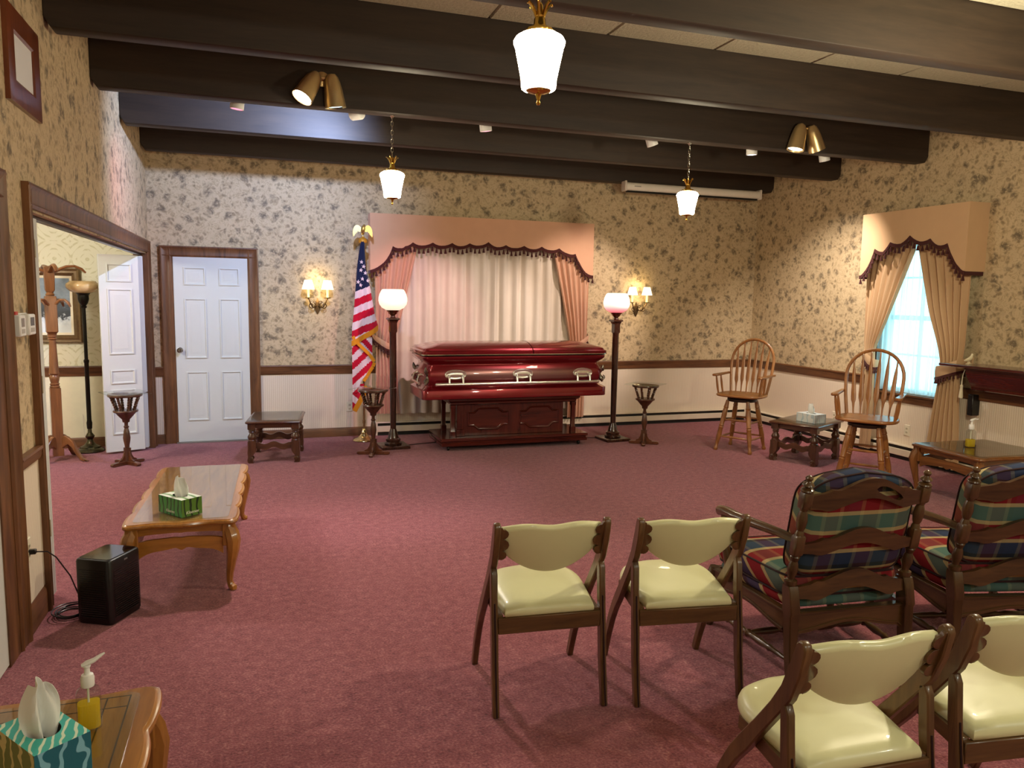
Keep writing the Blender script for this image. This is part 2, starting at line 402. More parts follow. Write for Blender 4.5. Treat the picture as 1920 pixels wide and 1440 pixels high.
# wainscot children
def wains(par, mat, *boxes):
    m = MB()
    for b in boxes: m.box(*b)
    obj('wainscot', m, mat, par, label='ribbed off-white lower wall')
wains(wb, RIB['X'], (XL, -.965, YB-.008, YB+.02, 0, .80), (.037, XR, YB-.008, YB+.02, 0, .80))
wains(wr, RIB['Y'], (XR-.008, XR+.02, YF, WY0-.1, 0, .80), (XR-.008, XR+.02, WY0-.1, WY1+.1, 0, .60), (XR-.008, XR+.02, WY1+.1, YB, 0, .80))
wains(wl, RIB['Y'], (XL-.02, XL+.008, 3.98, 4.33, 0, .84))
wains(wh, plain('hall_lower_paint', '#e6e2c6', .6), (HX, XL, YB-.008, YB+.02, 0, .80))
# chair rails
def rail_x(name, x0, x1, y, z0=.738, z1=.848, d=.035):
    m = MB(); p = [(0, z0), (d*.6, z0+.008), (d*.8, z0+.03), (d*.75, z1-.03), (d, z1-.012), (d*.9, z1), (0, z1)]
    m.prism([(a, b) for a, b in p], lambda u, w, t: (t, y-u, w), x0, x1); return struct(name, m, OAK('x'), label='dark oak chair rail')
def rail_y(name, y0, y1, x, sgn, z0=.738, z1=.848, d=.035):
    m = MB(); p = [(0, z0), (d*.6, z0+.008), (d*.8, z0+.03), (d*.75, z1-.03), (d, z1-.012), (d*.9, z1), (0, z1)]
    m.prism(p, lambda u, w, t: (x+sgn*u, t, w), y0, y1); return struct(name, m, OAK('y'), label='dark oak chair rail')
rail_x('trim_1', XL, -.965, YB); rail_x('trim_2', .037, XR, YB); rail_x('trim_3', HX, XL, YB, .756, .868)
rail_y('trim_4', WY1+.1, YB-.035, XR, -1); rail_y('trim_5', YF, WY0-.1, XR, -1); rail_y('trim_6', 3.98, 4.33, XL, 1, .805, .875)
def base_x(name, x0, x1):
    m = MB(); m.prism([(0, 0), (.018, 0), (.018, .085), (.010, .105), (0, .108)], lambda u, w, t: (t, YB-u, w), x0, x1); struct(name, m, OAK('x'), label='oak baseboard')
base_x('baseboard_back', .037, 1.30); base_x('baseboard_corner', XL, -.965); base_x('baseboard_hall', HX, XL)
m = MB(); m.prism([(0, 0), (.018, 0), (.018, .12), (.010, .145), (0, .15)], lambda u, w, t: (XL+u, t, w), 3.98, 4.33); struct('baseboard_left', m, OAK('y'), label='oak baseboard')
# ------------------------------------------------------------------ doors
def casing_x(x0, x1, z1, w, y, par):      # frame in the plane of the back wall
    m = MB(); p = [(0, 0), (0, .03), (w*.12, .034), (w*.25, .022), (w*.8, .018), (w*.88, .024), (w, .016), (w, 0)]
    m.prism(p, lambda u, t, k: (x0+u, y-t, k), 0, z1); m.prism(p, lambda u, t, k: (x1-u, y-t, k), 0, z1); m.prism(p, lambda u, t, k: (k, y-t, z1-u), x0, x1)
    return obj('door_frame', m, OAK('z'), par, label='dark oak door casing')
def raised(name, x0, x1, z0, z1, y, mat, par, d=-1):     # moulded raised panel, faces -y when d=-1
    m = MB(); b = .028
    def lp(i, dep): return [(x0+i, y+d*dep, z0+i), (x1-i, y+d*dep, z0+i), (x1-i, y+d*dep, z1-i), (x0+i, y+d*dep, z1-i)]
    m.loft([lp(-.0, -.004), lp(0, .010), lp(.010, .012), lp(b*.7, .001), lp(b, .001), lp(b+.03, .007), lp(b+.034, .007)], caps=(False, True))
    return obj(name, m, mat, par, smooth=20)
d1 = struct('door_1', label='white six-panel door in a dark oak casing')
casing_x(-.965, .037, 2.15, .115, YB, d1)
m = MB(); m.box(-.835, -.07, YB-.015, YB+.02, .012, 2.04); leaf = obj('door_leaf', m, WHITEP, d1, label='white six-panel door leaf', bevel=.003)
for xa, xb in ((.135, .42), (.60, .875)):
    for za, zb in ((1.735, 1.925), (.94, 1.59), (.25, .79)): raised('panel', -.835+xa*.765, -.835+xb*.765, za, zb, YB-.015, WHITEP, leaf)
m = MB(); m.lathe([(.0, -.0), (.03, 0), (.03, .008), (.012, .014), (.010, .03), (.024, .042), (.028, .055), (.02, .066), (0, .068)], 18, (-.79, YB-.015, 1.03), aim((0, -1, 0)))
obj('door_knob', m, plain('steel_knob', '#8d8984', .2, 1.), leaf, label='round metal knob')
m = MB(); m.box(-.85, -.05, YB-.05, YB, 0, .012); obj('threshold', m, plain('threshold_metal', '#a9a6a0', .35, .8), d1)
m = MB()
for x0, x1, z0, z1 in ((-.853, -.836, 0, 2.04), (-.069, -.05, 0, 2.04), (-.853, -.05, 2.042, 2.06)): m.box(x0, x1, YB-.016, YB, z0, z1)
obj('door_stop', m, OAK('z'), d1)
# wide opening on the left
d2 = struct('door_2', label='wide cased opening with white folding doors')
m = MB(); w = .115; y0, y1, z1 = 4.33, 8.865, 2.18
p = [(0, 0), (0, .03), (w*.12, .034), (w*.25, .022), (w*.8, .018), (w*.88, .024), (w, .016), (w, -.12), (w+.012, -.12), (w+.012, 0)]
p = [(0, 0), (0, .032), (w*.12, .036), (w*.25, .024), (w*.8, .02), (w*.9, .026), (w+.004, .018), (w+.004, -.12), (w-.008, -.12), (w-.008, 0)]
m.prism(p, lambda u, t, k: (XL+t, y0+u*.74, k), 0, z1); m.prism(p, lambda u, t, k: (XL+t, y1-u, k), 0, z1); m.prism(p, lambda u, t, k: (XL+t*1.03, k, z1+.002-u), y0-.002, y1+.002)
obj('door_frame', m, OAK('z'), d2, label='dark oak casing of the wide opening')
m = MB(); m.box(XL-.08, XL-.04, 4.45, 8.75, 2.03, 2.052); obj('track', m, DARKM, d2)
for k in range(4):
    m = MB(); m.box(XL-.40, XL+.004, 4.422+k*.036, 4.422+k*.036+.033, .02, 2.02)
    lf = obj('door_leaf', m, WHITEP, d2, bevel=.002, label='white folding leaf stacked at the near jamb')
    for z in (.35, 1.12, 1.82):
        if k in (1, 2):
            h = MB(); h.box(XL-.002, XL+.009, 4.416+k*.036, 4.426+k*.036, z, z+.09); obj('hinge', h, plain('hinge_cream', '#b9ad8c', .35, .6), lf)
def leaf_far(A, B_, name_lbl, th=.034, pan=True):
    A = Vector((*A, 0)); B_ = Vector((*B_, 0)); d = (B_-A); L = d.length
    mw = Matrix.Translation(A) @ Matrix.Rotation(math.atan2(d.y, d.x), 4, 'Z')
    m = MB(); m.box(0, L, 0, th, .02, 2.02); o = obj('door_leaf', m, WHITEP, d2, bevel=.003, label=name_lbl); o.matrix_local = mw
    if pan:
        for za, zb in ((1.75, 1.93), (1.02, 1.68), (.72, .86), (.2, .66)): raised('panel', .07, L-.07, za, zb, 0, WHITEP, o)
    return o
leaf_far((-1.469, 8.468), (-1.125, 8.60), 'white paneled folding leaf turned to the room')
leaf_far((-1.40, 8.60), (-1.10, 8.67), 'white folding leaf behind the front one', pan=False)
leaf_far((-1.44, 8.60), (-1.10, 8.735), 'white folding leaf next to the far jamb', pan=False)
# near left door
d3 = struct('door_3', label='white door in a dark oak casing at the left edge')
m = MB(); w = .13
p = [(0, 0), (0, .032), (w*.12, .036), (w*.3, .024), (w*.8, .02), (w*.9, .028), (w, .018), (w, 0)]
m.prism(p, lambda u, t, k: (XL+t, 3.98-u, k), 0, 2.18); m.prism(p, lambda u, t, k: (XL+t, 2.72+u, k), 0, 2.18); m.prism(p, lambda u, t, k: (XL+t, k, 2.18-u), 2.72, 3.98)
m.box(XL-.12, XL+.015, 3.70, 3.85, 0, 2.05)
obj('door_frame', m, OAK('z'), d3, label='dark oak door casing')
m = MB(); m.box(XL-.03, XL+.008, 2.86, 3.715, .01, 2.04); obj('door_leaf', m, WHITEP, d3, bevel=.003)
# ------------------------------------------------------------------ window in the right wall
w1 = struct('window_1', label='bright window behind sheer curtain')
m = MB()
for a, b_, z0, z1 in ((WY0, WY0+.06, WZ0, WZ1), (WY1-.06, WY1, WZ0, WZ1), (WY0, WY1, WZ1-.06, WZ1), (WY0, WY1, WZ0, WZ0+.05)): m.box(XR+.03, XR+.10, a, b_, z0, z1)
obj('window_frame', m, WHITEP, w1)
m = MB(); m.box(XR+.05, XR+.09, WY0, WY1, 1.48, 1.53); m.box(XR+.055, XR+.08, 6.155, 6.185, WZ0, WZ1)
for z in (1.1, 1.92): m.box(XR+.055, XR+.08, WY0, WY1, z, z+.02)
obj('sash_bar', m, WHITEP, w1)
m = MB(); m.box(XR+.066, XR+.07, WY0, WY1, WZ0, WZ1); obj('pane', m, PANE, w1)
m = MB(); m.box(XR-.05, XR+.03, WY0-.1, WY1+.1, .678, .70); m.box(XR-.022, XR, WY0-.08, WY1+.08, .60, .678); obj('window_sill', m, OAK('y'), w1, bevel=.004)
m = MB()
m.box(XR-.02, XR, WY0-.08, WY0, .7, 2.35); m.box(XR-.02, XR, WY1, WY1+.08, .7, 2.35); m.box(XR-.02, XR, WY0-.08, WY1+.08, WZ1, 2.4)
obj('window_casing', m, OAK('z'), w1)
# ------------------------------------------------------------------ baseboard heaters
def bheater_x(x0, x1, y):
    t = thing('baseboard_heater', 'long low cream baseboard heater along the back wall', 'heater', ((x0+x1)/2, y, 0))
    cr = plain('heater_cream', '#d9ccb5', .4, var=.03); dk = plain('heater_slot', '#15130f', .6)
    m = MB(); m.prism([(0, .158), (.066, .158), (.07, .154), (.07, .148), (0, .150)], lambda u, w, t_: (t_, y-u, w), x0, x1); obj('top_cover', m, cr, t, world=True)
    m = MB(); m.prism([(.0, .042), (.066, .042), (.07, .046), (.07, .108), (.064, .112), (.0, .112)], lambda u, w, t_: (t_, y-u, w), x0, x1); obj('front_panel', m, cr, t, world=True)
    m = MB(); m.box(x0, x1, y-.045, y, .0, .15); m.box(x0, x1, y-.06, y, .0, .003); obj('element', m, dk, t, world=True)
    m = MB(); m.box(x0-.012, x0+.02, y-.072, y, 0, .160); obj('end_cap', m, cr, t, world=True, bevel=.004)
bheater_x(1.32, XR-.09, YB-.009)
def bheater_y(y0, y1, x):
    t = thing('baseboard_heater', 'long low cream baseboard heater along the right wall', 'heater', (x, (y0+y1)/2, 0))
    cr = MATS['heater_cream']; dk = MATS['heater_slot']
    m = MB(); m.prism([(0, .158), (.066, .158), (.07, .154), (.07, .148), (0, .150)], lambda u, w, t_: (x-u, t_, w), y0, y1); obj('top_cover', m, cr, t, world=True)
    m = MB(); m.prism([(.0, .042), (.066, .042), (.07, .046), (.07, .108), (.064, .112), (.0, .112)], lambda u, w, t_: (x-u, t_, w), y0, y1); obj('front_panel', m, cr, t, world=True)
    m = MB(); m.box(x-.045, x, y0, y1, 0, .15); obj('element', m, dk, t, world=True)
bheater_y(2.5, YB-.10, XR-.009)

# ------------------------------------------------------------------ window dressing
SCAL = [(1.25, 1.94), (1.378, 2.008), (1.458, 2.102), (1.508, 2.218), (1.595, 2.199), (1.653, 2.223), (1.741, 2.269), (1.844, 2.237), (1.977, 2.275), (2.082, 2.243), (2.21, 2.279), (2.309, 2.246), (2.424, 2.283), (2.54, 2.262), (2.656, 2.306), (2.759, 2.251), (2.877, 2.279), (2.982, 2.248), (3.11, 2.278), (3.224, 2.242), (3.338, 2.276), (3.454, 2.239), (3.569, 2.264), (3.688, 2.204), (3.789, 2.204), (3.843, 2.101), (3.932, 1.979), (4.036, 1.943)]
SCALR = [(6.747, 1.953), (6.685, 1.984), (6.609, 2.085), (6.55, 2.232), (6.434, 2.195), (6.344, 2.29), (6.206, 2.266), (6.097, 2.341), (5.967, 2.273), (5.846, 2.294), (5.753, 2.224), (5.645, 2.235), (5.575, 2.102), (5.502, 2.009), (5.434, 1.966)]
def subdiv(p, n=3):
    o = []
    for (a, b), (c, d) in zip(p, p[1:]):
        for k in range(n): o.append((a+(c-a)*k/n, b+(d-b)*k/n - .010*sin(PI*k/n)))
    return o+[p[-1]]
def valance(label, scal, ztop, fn, depth, mat, loc):
    # fn(u, z, d): d = distance out from the wall
    t = thing('valance', label, 'valance', loc)
    sc = subdiv(scal); m = MB(); u0, u1 = sc[0][0], sc[-1][0]
    m.prism(sc+[(u1, ztop), (u0, ztop)], fn, depth, depth-.02)
    for u, zb, s in ((u0, sc[0][1], 1), (u1, sc[-1][1], -1)):
        e = u + s*.018*(1 if u1 > u0 else -1)
        m.prism([(u, zb), (e, zb), (e, ztop-.018), (u, ztop-.018)], fn, 0.0, depth-.02)
    m.prism([(u0, ztop-.018), (u1, ztop-.018), (u1, ztop), (u0, ztop)], fn, 0.0, depth-.02)
    obj('board', m, mat, t, world=True, smooth=25)
    tr = MB(); W_ = .036
    tr.prism([(a, b+.002) for a, b in sc]+[(a, b-W_) for a, b in reversed(sc)], fn, depth+.006, depth-.008)
    for u, zb in ((u0, sc[0][1]), (u1, sc[-1][1])):
        tr.prism([(u-.004, zb-W_), (u+.004, zb-W_), (u+.004, zb), (u-.004, zb)], fn, 0.02, depth)
    obj('trim_band', tr, TRIM, t, world=True)
    ts = MB(); L = 0; nxt = .02
    for (a, b), (c, d) in zip(sc, sc[1:]):
        seg = math.hypot(c-a, d-b)
        while nxt < L+seg:
            k = (nxt-L)/seg; u, z = a+(c-a)*k, b+(d-b)*k - W_
            q = fn(u, z, depth-.002)
            ts.lathe([(.002, .0), (.004, -.006), (.010, -.012), (.009, -.020), (.016, -.052), (.015, -.058)], 6, q); nxt += .055
        L += seg
    obj('tassel_fringe', ts, TRIM, t, world=True, kind='stuff')
    return t
valance('wide peach valance with burgundy scalloped trim above the casket', SCAL, 2.585, lambda u, z, d: (u, YB-d, z), .168, PEACH, (2.65, YB, 2.2))
valance('narrow tan valance with burgundy trim on the right wall window', SCALR, 2.61, lambda u, z, d: (XR-d, u, z), .25, TANV, (XR, 6.1, 2.2))
def interp(tab, z):
    tab = sorted(tab)
    if z <= tab[0][0]: return tab[0][1]
    for (a, p), (b, q) in zip(tab, tab[1:]):
        if z <= b:
            k = (z-a)/(b-a); return p+(q-p)*k
    return tab[-1][1]
def drape(z0, z1, lt, rt, fn, depth, amp, folds, seed=0, nv=26, flare=1.):
    rnd = random.Random(seed); ph = [rnd.uniform(-.5, .5) for _ in range(folds+2)]; am = [rnd.uniform(.65, 1.15) for _ in range(folds+2)]
    def f(u, v):
        z = z0+(z1-z0)*v; l, r = interp(lt, z), interp(rt, z); q = u*folds; i = min(int(q), folds-1)
        k = q-i; a = am[i]*(1-k)+am[i+1]*k; p = ph[i]*(1-k)+ph[i+1]*k
        wd = abs(r-l); ap = amp*a*min(1.3, max(.35, 1.2-.0*wd))
        s = sin(2*PI*(q+.18*p+.03*sin(3*z+p*6)))
        s = math.copysign(abs(s)**.75, s)
        return fn(l+(r-l)*u, z, depth+ap*s)
    m = MB(); m.grid(f, folds*8, nv); return m
fb = lambda u, z, d: (u, YB-d, z)
t = thing('drape', 'ivory pleated drapery panel hanging behind the casket', 'curtain', (2.65, YB-.05, .25))
obj('panel', drape(.255, 2.36, [(0, 1.46), (3, 1.46)], [(0, 3.86), (3, 3.86)], fb, .068, .022, 17, 3, 8), IVORYD, t, solid=.003, world=True)
t = thing('drape', 'peach drape tied back at the left of the casket', 'curtain', (1.4, YB-.1, .27), group=None)
obj('panel', drape(.27, 2.33, [(.27, 1.305), (1.1, 1.318), (1.8, 1.308), (2.33, 1.29)], [(.27, 1.60), (.8, 1.56), (1.1, 1.515), (1.25, 1.57), (1.6, 1.66), (2.2, 1.80)], fb, .122, .017, 6, 11), PEACHD, t, solid=.003, world=True)
def tieback(t, pts, fn, wid, mat):
    # pts: (u, z, d) centre line
    m = MB(); n = 14
    def g(u, v):
        k = u*(len(pts)-1); i = min(int(k), len(pts)-2); f = k-i; a = [pts[i][j]*(1-f)+pts[i+1][j]*f for j in range(3)]
        w = wid*(.65+.35*sin(PI*u)) if isinstance(wid, float) else wid(u)
        return fn(a[0], a[1]+w*(v-.5), a[2]+.008*sin(PI*v))
    m.grid(g, n, 4); obj('tieback', m, mat, t, solid=.005, world=True)
    m = MB(); m.grid(lambda u, v: Vector(g(u, 0)) - Vector((0, 0, .026*v)), n, 1); m2 = MB()
    for k in range(n):
        q = Vector(g((k+.5)/n, 0)); m2.lathe([(.003, -.024), (.008, -.032), (.007, -.04), (.012, -.06), (.011, -.064)], 6, q)
    m.v = [tuple(p) for p in m.v]; b = m.bm(); bmesh.ops.solidify(b, geom=list(b.faces), thickness=.006)
    me = bpy.data.meshes.new('x'); m2.bm().to_mesh(me); b.from_mesh(me)
    obj('tieback_trim', b, TRIM, t, world=True)
tieback(t, [(1.285, 1.20, .05), (1.30, 1.17, .13), (1.38, 1.11, .15), (1.45, 1.07, .155), (1.50, 1.055, .15), (1.505, 1.05, .10)], fb, .075, PEACHD)
t = thing('drape', 'peach drape tied back at the right of the casket', 'curtain', (3.9, YB-.1, .14))
obj('panel', drape(.14, 2.33, [(.14, 3.74), (.8, 3.745), (1.1, 3.756), (1.4, 3.70), (2.2, 3.52)], [(.14, 3.98), (1.1, 3.99), (1.9, 4.005), (2.33, 4.005)], fb, .122, .017, 6, 5), PEACHD, t, solid=.003, world=True)
tieback(t, [(4.03, 1.19, .05), (4.01, 1.16, .13), (3.93, 1.10, .15), (3.85, 1.06, .15), (3.75, 1.04, .12), (3.745, 1.04, .06)], fb, .075, PEACHD)
fr_ = lambda u, z, d: (XR-d, u, z)
t = thing('drape', 'tan drape tied back on the far side of the right wall window', 'curtain', (XR-.14, 6.6, .2))
obj('panel', drape(.05, 2.38, [(0, 6.55), (.95, 6.555), (1.15, 6.57), (1.5, 6.42), (2.2, 6.13)], [(0, 6.69), (.95, 6.67), (1.2, 6.72), (1.9, 6.735), (2.4, 6.72)], fr_, .14, .020, 6, 21), TAND, t, solid=.003, world=True)
tieback(t, [(6.72, 1.16, .03), (6.70, 1.10, .17), (6.62, 1.04, .18), (6.54, 1.00, .16), (6.535, 1.0, .08)], fr_, .10, TAND)
t = thing('drape', 'tan drape tied back on the near side of the right wall window', 'curtain', (XR-.14, 5.6, .05))
obj('panel', drape(.05, 2.38, [(0, 5.83), (.5, 5.77), (1.02, 5.70), (1.08, 5.70), (1.25, 5.75), (1.6, 5.90), (2.2, 6.08)], [(0, 5.42), (.9, 5.49), (1.05, 5.48), (1.25, 5.462), (1.9, 5.462), (2.4, 5.465)], fr_, .15, .024, 6, 31), TAND, t, solid=.003, world=True)
tieback(t, [(5.73, .99, .08), (5.725, .99, .19), (5.66, 1.0, .22), (5.58, 1.03, .22), (5.48, 1.07, .19), (5.44, 1.10, .03)], fr_, lambda u: .11, TAND)
m = MB(); q = fr_(5.40, .93, .21)
m.lathe([(.0, .0), (.006, 0), (.006, -.03), (.014, -.04), (.012, -.055), (.02, -.15), (.018, -.16), (0, -.16)], 10, q); m.tube([fr_(5.41, 1.06, .16), fr_(5.402, .99, .2), q], .004, 6); obj('tassel', m, cloth('cream_tassel', '#e0d6b8'), t, world=True)
t = thing('sheer_curtain', 'white sheer curtain glowing with daylight in the right wall window', 'curtain', (XR-.06, 6.17, .7))
obj('panel', drape(.72, 2.36, [(0, 6.62), (3, 6.62)], [(0, 5.72), (3, 5.72)], fr_, .055, .014, 13, 9, 6), sheer('sheer_white', '#f4fbfb', .30), t, world=True)

# ------------------------------------------------------------------ beam-mounted lights
GL = emis('pendant_glass', WARM, L_PEND)
def pendant(x, y, ztip, ztop, label):
    t = thing('pendant_lamp', label, 'lamp', (x, y, ztip), group=None); s = 1.0
    m = MB(); m.lathe([(.0, 0), (.006, .002), (.009, .01), (.005, .018), (.008, .026), (.010, .034), (.014, .042), (.045, .05), (.05, .056), (.0, .06)], 16); obj('finial', m, BRASS, t)
    m = MB(); m.lathe([(.0, .055), (.058, .056), (.066, .062), (.068, .072), (.070, .10), (.094, .215), (.099, .226), (.1, .236), (.092, .25), (.072, .262), (.05, .268), (0, .268)], 24); obj('glass_shade', m, GL, t, label='glowing frosted glass shade')
    m = MB(); m.lathe([(0, .262), (.058, .264), (.06, .272), (.055, .28), (.03, .288), (.024, .30), (.022, .32), (.018, .326), (.02, .33), (0, .332)], 18); obj('collar', m, BRASS, t)
    m = MB()
    for k in range(6):
        a = 2*PI*k/6; ca, sa = cos(a), sin(a)
        m.tube([(.016*ca, .016*sa, .325), (.022*ca, .022*sa, .345), (.032*ca, .032*sa, .365), (.046*ca, .046*sa, .378), (.052*ca, .052*sa, .372)], [.007, .010, .012, .010, .004], 6, .5)
    m.lathe([(0, .325), (.016, .326), (.012, .37), (.006, .38), (0, .38)], 10); obj('crown', m, BRASS, t)
    m = MB(); z = .38; i = 0
    while z < ztop-ztip-.03:
        pts = [(.009*cos(a)*(i % 2), .009*cos(a)*(1-i % 2), z+.02+.021*sin(a)) for a in [2*PI*k/10 for k in range(10)]]
        m.tube(pts, .0028, 5, closed=True); z += .034; i += 1
    m.lathe([(.02, ztop-ztip), (.02, ztop-ztip-.006), (.008, ztop-ztip-.02), (.004, ztop-ztip-.03)], 10); obj('chain', m, CHAIN_M, t)
    return t
pendant(1.068, 6.245, 2.386, BZ, 'brass pendant lamp lit between the twin spots and the flag')
pendant(3.80, 6.245, 2.386, BZ, 'brass pendant lamp lit in front of the projection screen')
pendant(1.056, 2.85, 2.397, ZC, 'large brass pendant lamp hanging nearest the viewer')
# pendant inferred from the grid, then two fill lights added behind the camera
point('unseen_light', (3.80, 2.85, 2.5), 85, WARM, .1)
point('unseen_light', (1.06, -.9, 2.5), 34, (.98, 1, .84), .12)
point('unseen_light', (3.80, -.9, 2.5), 52, (.98, 1, .84), .12)
def twin(x, dirs, lab, lit):
    t = thing('twin_spotlight', lab, 'spotlight', (x, BY[4], 3.29))
    m = MB(); m.lathe([(0, 0), (.055, 0), (.055, .02), (.02, .03), (.014, .06), (0, .06)], 18, (0, 0, 0), aim((0, -1, 0)))
    m.tube([(-.10, -.06, 0), (.10, -.06, 0)], .010, 8); obj('mount', m, SATIN, t)
    for (dx, d, col_) in dirs:
        M_ = aim(d); c = Vector((dx, -.065, .0))
        h = MB(); h.lathe([(0, -.034), (.032, -.028), (.05, -.005), (.061, .034), (.07, .09), (.080, .205), (.081, .213), (.076, .213), (.072, .2)], 22, c, M_)
        hd = obj('head', h, SATIN, t, label='bullet-shaped brushed brass head')
        h = MB(); h.lathe([(0, .19), (.070, .192), (.071, .199), (.056, .204), (0, .207)], 20, c, M_); obj('bulb', h, emis('bulb_'+lab[:4]+str(round(dx, 2)), col_[:3], col_[3]), hd)
    return t
twin(.52, [(-.055, (-.5, -.28, -.85), (1., .95, .85, 9)), (.065, (.14, .1, -.98), (.55, .9, 1., 2.2))], 'pair of brushed brass spot heads on the beam left of the flag', 1)
twin(4.96, [(-.05, (-.22, -.0, -.97), (1, .95, .75, 1.6)), (.075, (.42, .06, -.9), (1, .95, .75, 1.4))], 'pair of brushed brass spot heads on the beam right of the screen', 1)
FL = [(-.1, (-.12, .06, -1), (1, .30, .48), 'white flood lamp glowing pink near the left wall'), (.815, (-.6, .6, -.02), (.6, .75, 1.), 'white flood lamp half hidden behind the left spot heads'), (1.90, (.14, .1, -1), (1, .42, .52), 'white flood lamp glowing pink above the valance'),
      (3.50, (.38, .08, -.9), (1, .95, .97), 'white flood lamp left of the right hand pendant'), (4.60, (.05, .06, -1), (1, .95, .97), 'white flood lamp right of the screen pendant'), (5.46, (.28, .06, -.95), (1, .92, .97), 'white flood lamp behind the right spot heads')]
for x, d, c, lab in FL:
    t = thing('flood_lamp', lab, 'spotlight', (x, 6.42, 3.12))
    M_ = aim(d); m = MB(); m.lathe([(0, -.05), (.046, -.045), (.052, -.035), (.052, .05), (.049, .052), (.045, .046)], 18, (0, 0, 0), M_)
    m.tube([(0, 0, 0), (0, 0, .33)], .014, 8); obj('housing', m, WHITEPL, t)
    m = MB(); m.lathe([(0, .036), (.046, .04), (.04, .05), (0, .056)], 16, (0, 0, 0), M_); obj('lens', m, emis('lens_%d' % (x*100), c, (.75 if 'pink' in lab else 1.4) if 'hidden' not in lab else .6), t)
SP = lambda x, d, tgt, p, c, s, b=.7: spot('flood_light', (x+d[0]*.075, 6.42+d[1]*.075, 3.12+d[2]*.075), tgt, p, c, s, b, .03)
SP(-.1, FL[0][1], (-1.05, 7.5, 2.3), 26, (1, .20, .26), 62, 1.0)
spot('flood_light', (.74, 6.50, 3.185), (-.15, 8.0, 2.75), 190, (.43, .58, 1.), 125, .9, .025)
SP(1.90, FL[2][1], (1.75, 8.8, 1.3), 110, (1, .50, .60), 42)
SP(3.50, FL[3][1], (2.6, 8.5, 1.3), 130, (1, .86, .84), 44)
SP(4.60, FL[4][1], (3.9, 8.7, 1.5), 190, (1, .8, .7), 46)
SP(5.46, FL[5][1], (6.3, 7.3, 1.5), 170, (1, .87, .76), 80, 1.)
spot('spot_light', (.40, 5.93, 3.05), (.35, 4.1, 0), 150, (1, .90, .78), 84, .9, .08)
spot('spot_light', (.62, 6.15, 3.07), (.8, 6.3, 0), 60, (.9, .93, 1), 60)
spot('spot_light', (4.87, 6.1, 3.07), (4.3, 6.1, 0), 45, (1, .9, .75), 64)
spot('spot_light', (5.12, 6.12, 3.07), (6.2, 6.3, 0), 45, (1, .9, .75), 64)
point('hall_light', (-2.5, 6.6, 2.3), P_HALL*.9, (1, .95, .86), .15)
# ------------------------------------------------------------------ sconces
def sconce(x, label):
    t = thing('wall_sconce', label, 'lamp', (x, YB, 1.43), 0)
    dk = plain('aged_bronze', '#5a4630', .35, .9); m = MB()
    m.prism([(0, 0), (.02, .035), (.034, .075), (.03, .115), (.016, .15), (0, .19), (-.016, .15), (-.03, .115), (-.034, .075), (-.02, .035)], lambda u, w, k: (u, k, w), -.016, 0)
    obj('backplate', m, dk, t)
    for s in (-1, 1):
        m = MB(); pts = []
        for k in range(16):
            a = k/15; pts.append((s*(.01+.09*a), -.03-.07*a, .10+.055*sin(a*PI)*-1+.075*a))
        m.tube(pts, .007, 6)
        sp = [(s*(.07+(.035-.0018*k)*cos(.55*k+PI)), -.075, .10+(.035-.0018*k)*sin(.55*k+PI)) for k in range(16)]; m.tube(sp, .0055, 6)
        sp = [(s*(.028+(.024-.0013*k)*cos(.55*k)), -.05, .13+(.024-.0013*k)*sin(.55*k)) for k in range(14)]; m.tube(sp, .005, 6)
        obj('arm', m, dk, t)
        m = MB(); m.lathe([(0, .165), (.006, .166), (.008, .18), (.036, .184), (.038, .19), (.012, .192), (.0, .192)], 16, (s*.105, -.10, 0)); obj('drip_pan', m, dk, t)
        m = MB(); m.lathe([(0, .19), (.013, .19), (.013, .285), (0, .286)], 12, (s*.105, -.10, 0)); obj('candle_sleeve', m, emis('lit_sleeve', (1, .75, .25), .9), t)
        m = MB(); m.lathe([(.068, .28), (.070, .282), (.042, .385), (.040, .385), (.066, .284)], 20, (s*.105, -.10, 0)); obj('lamp_shade', m, emis('sconce_shade', (1, .86, .6), L_SCONCE), t, label='small white lit shade')
sconce(.67, 'two-arm wall sconce left of the flag')
sconce(4.74, 'two-arm wall sconce beside the right torchiere')
for x in (.67, 4.74):
    point('sconce_light', (x, YB-.17, 1.60), .75, (1, .74, .36), .04)
    point('sconce_light', (x, YB-.10, 1.845), .6, (1, .74, .36), .03)
# ------------------------------------------------------------------ projection screen, picture frame, thermostats
t = thing('projection_screen', 'rolled up white projection screen under the last beam', 'screen', (5.3, 8.57, 3.0))
m = MB(); m.tube([(4.34, 8.575, 3.035+.0), (6.27, 8.575, 3.035)], .052, 14); obj('case', m, plain('screen_case', '#e6dfd2', .4), t, world=True, smooth=60)
for x in (4.325, 6.285):
    m = MB(); m.box(x-.014, x+.014, 8.515, 8.63, 2.975, 3.10); obj('end_cap', m, plain('end_cap_cream', '#d9cfc2', .4), t, world=True, bevel=.008)
m = MB(); m.box(4.36, 6.25, 8.55, 8.60, 2.966, 2.985); obj('slat_bar', m, BLACKP, t, world=True)
m = MB(); m.box(4.44, 4.53, 8.521, 8.526, 3.03, 3.045); obj('logo_plate', m, plain('plate_grey', '#a9a49a', .4), t, world=True)
t = thing('picture_frame', 'reddish wooden frame around blank white paper high on the left wall', 'picture', (XL, 4.44, 2.53))
m = MB(); fw = [(4.165, 2.53), (4.715, 2.53), (4.715, 2.975), (4.165, 2.975)]
def frame_yz(y0, y1, z0, z1, w, x0, x1):
    mm = MB()
    o = lambda i, d: [(XL+d, y0+i, z0+i), (XL+d, y1-i, z0+i), (XL+d, y1-i, z1-i), (XL+d, y0+i, z1-i)]
    mm.loft([o(0, 0), o(0, x1), o(w*.15, x1+.004), o(w*.9, x1), o(w, x1-.006), o(w, 0)], caps=(False, False)); return mm
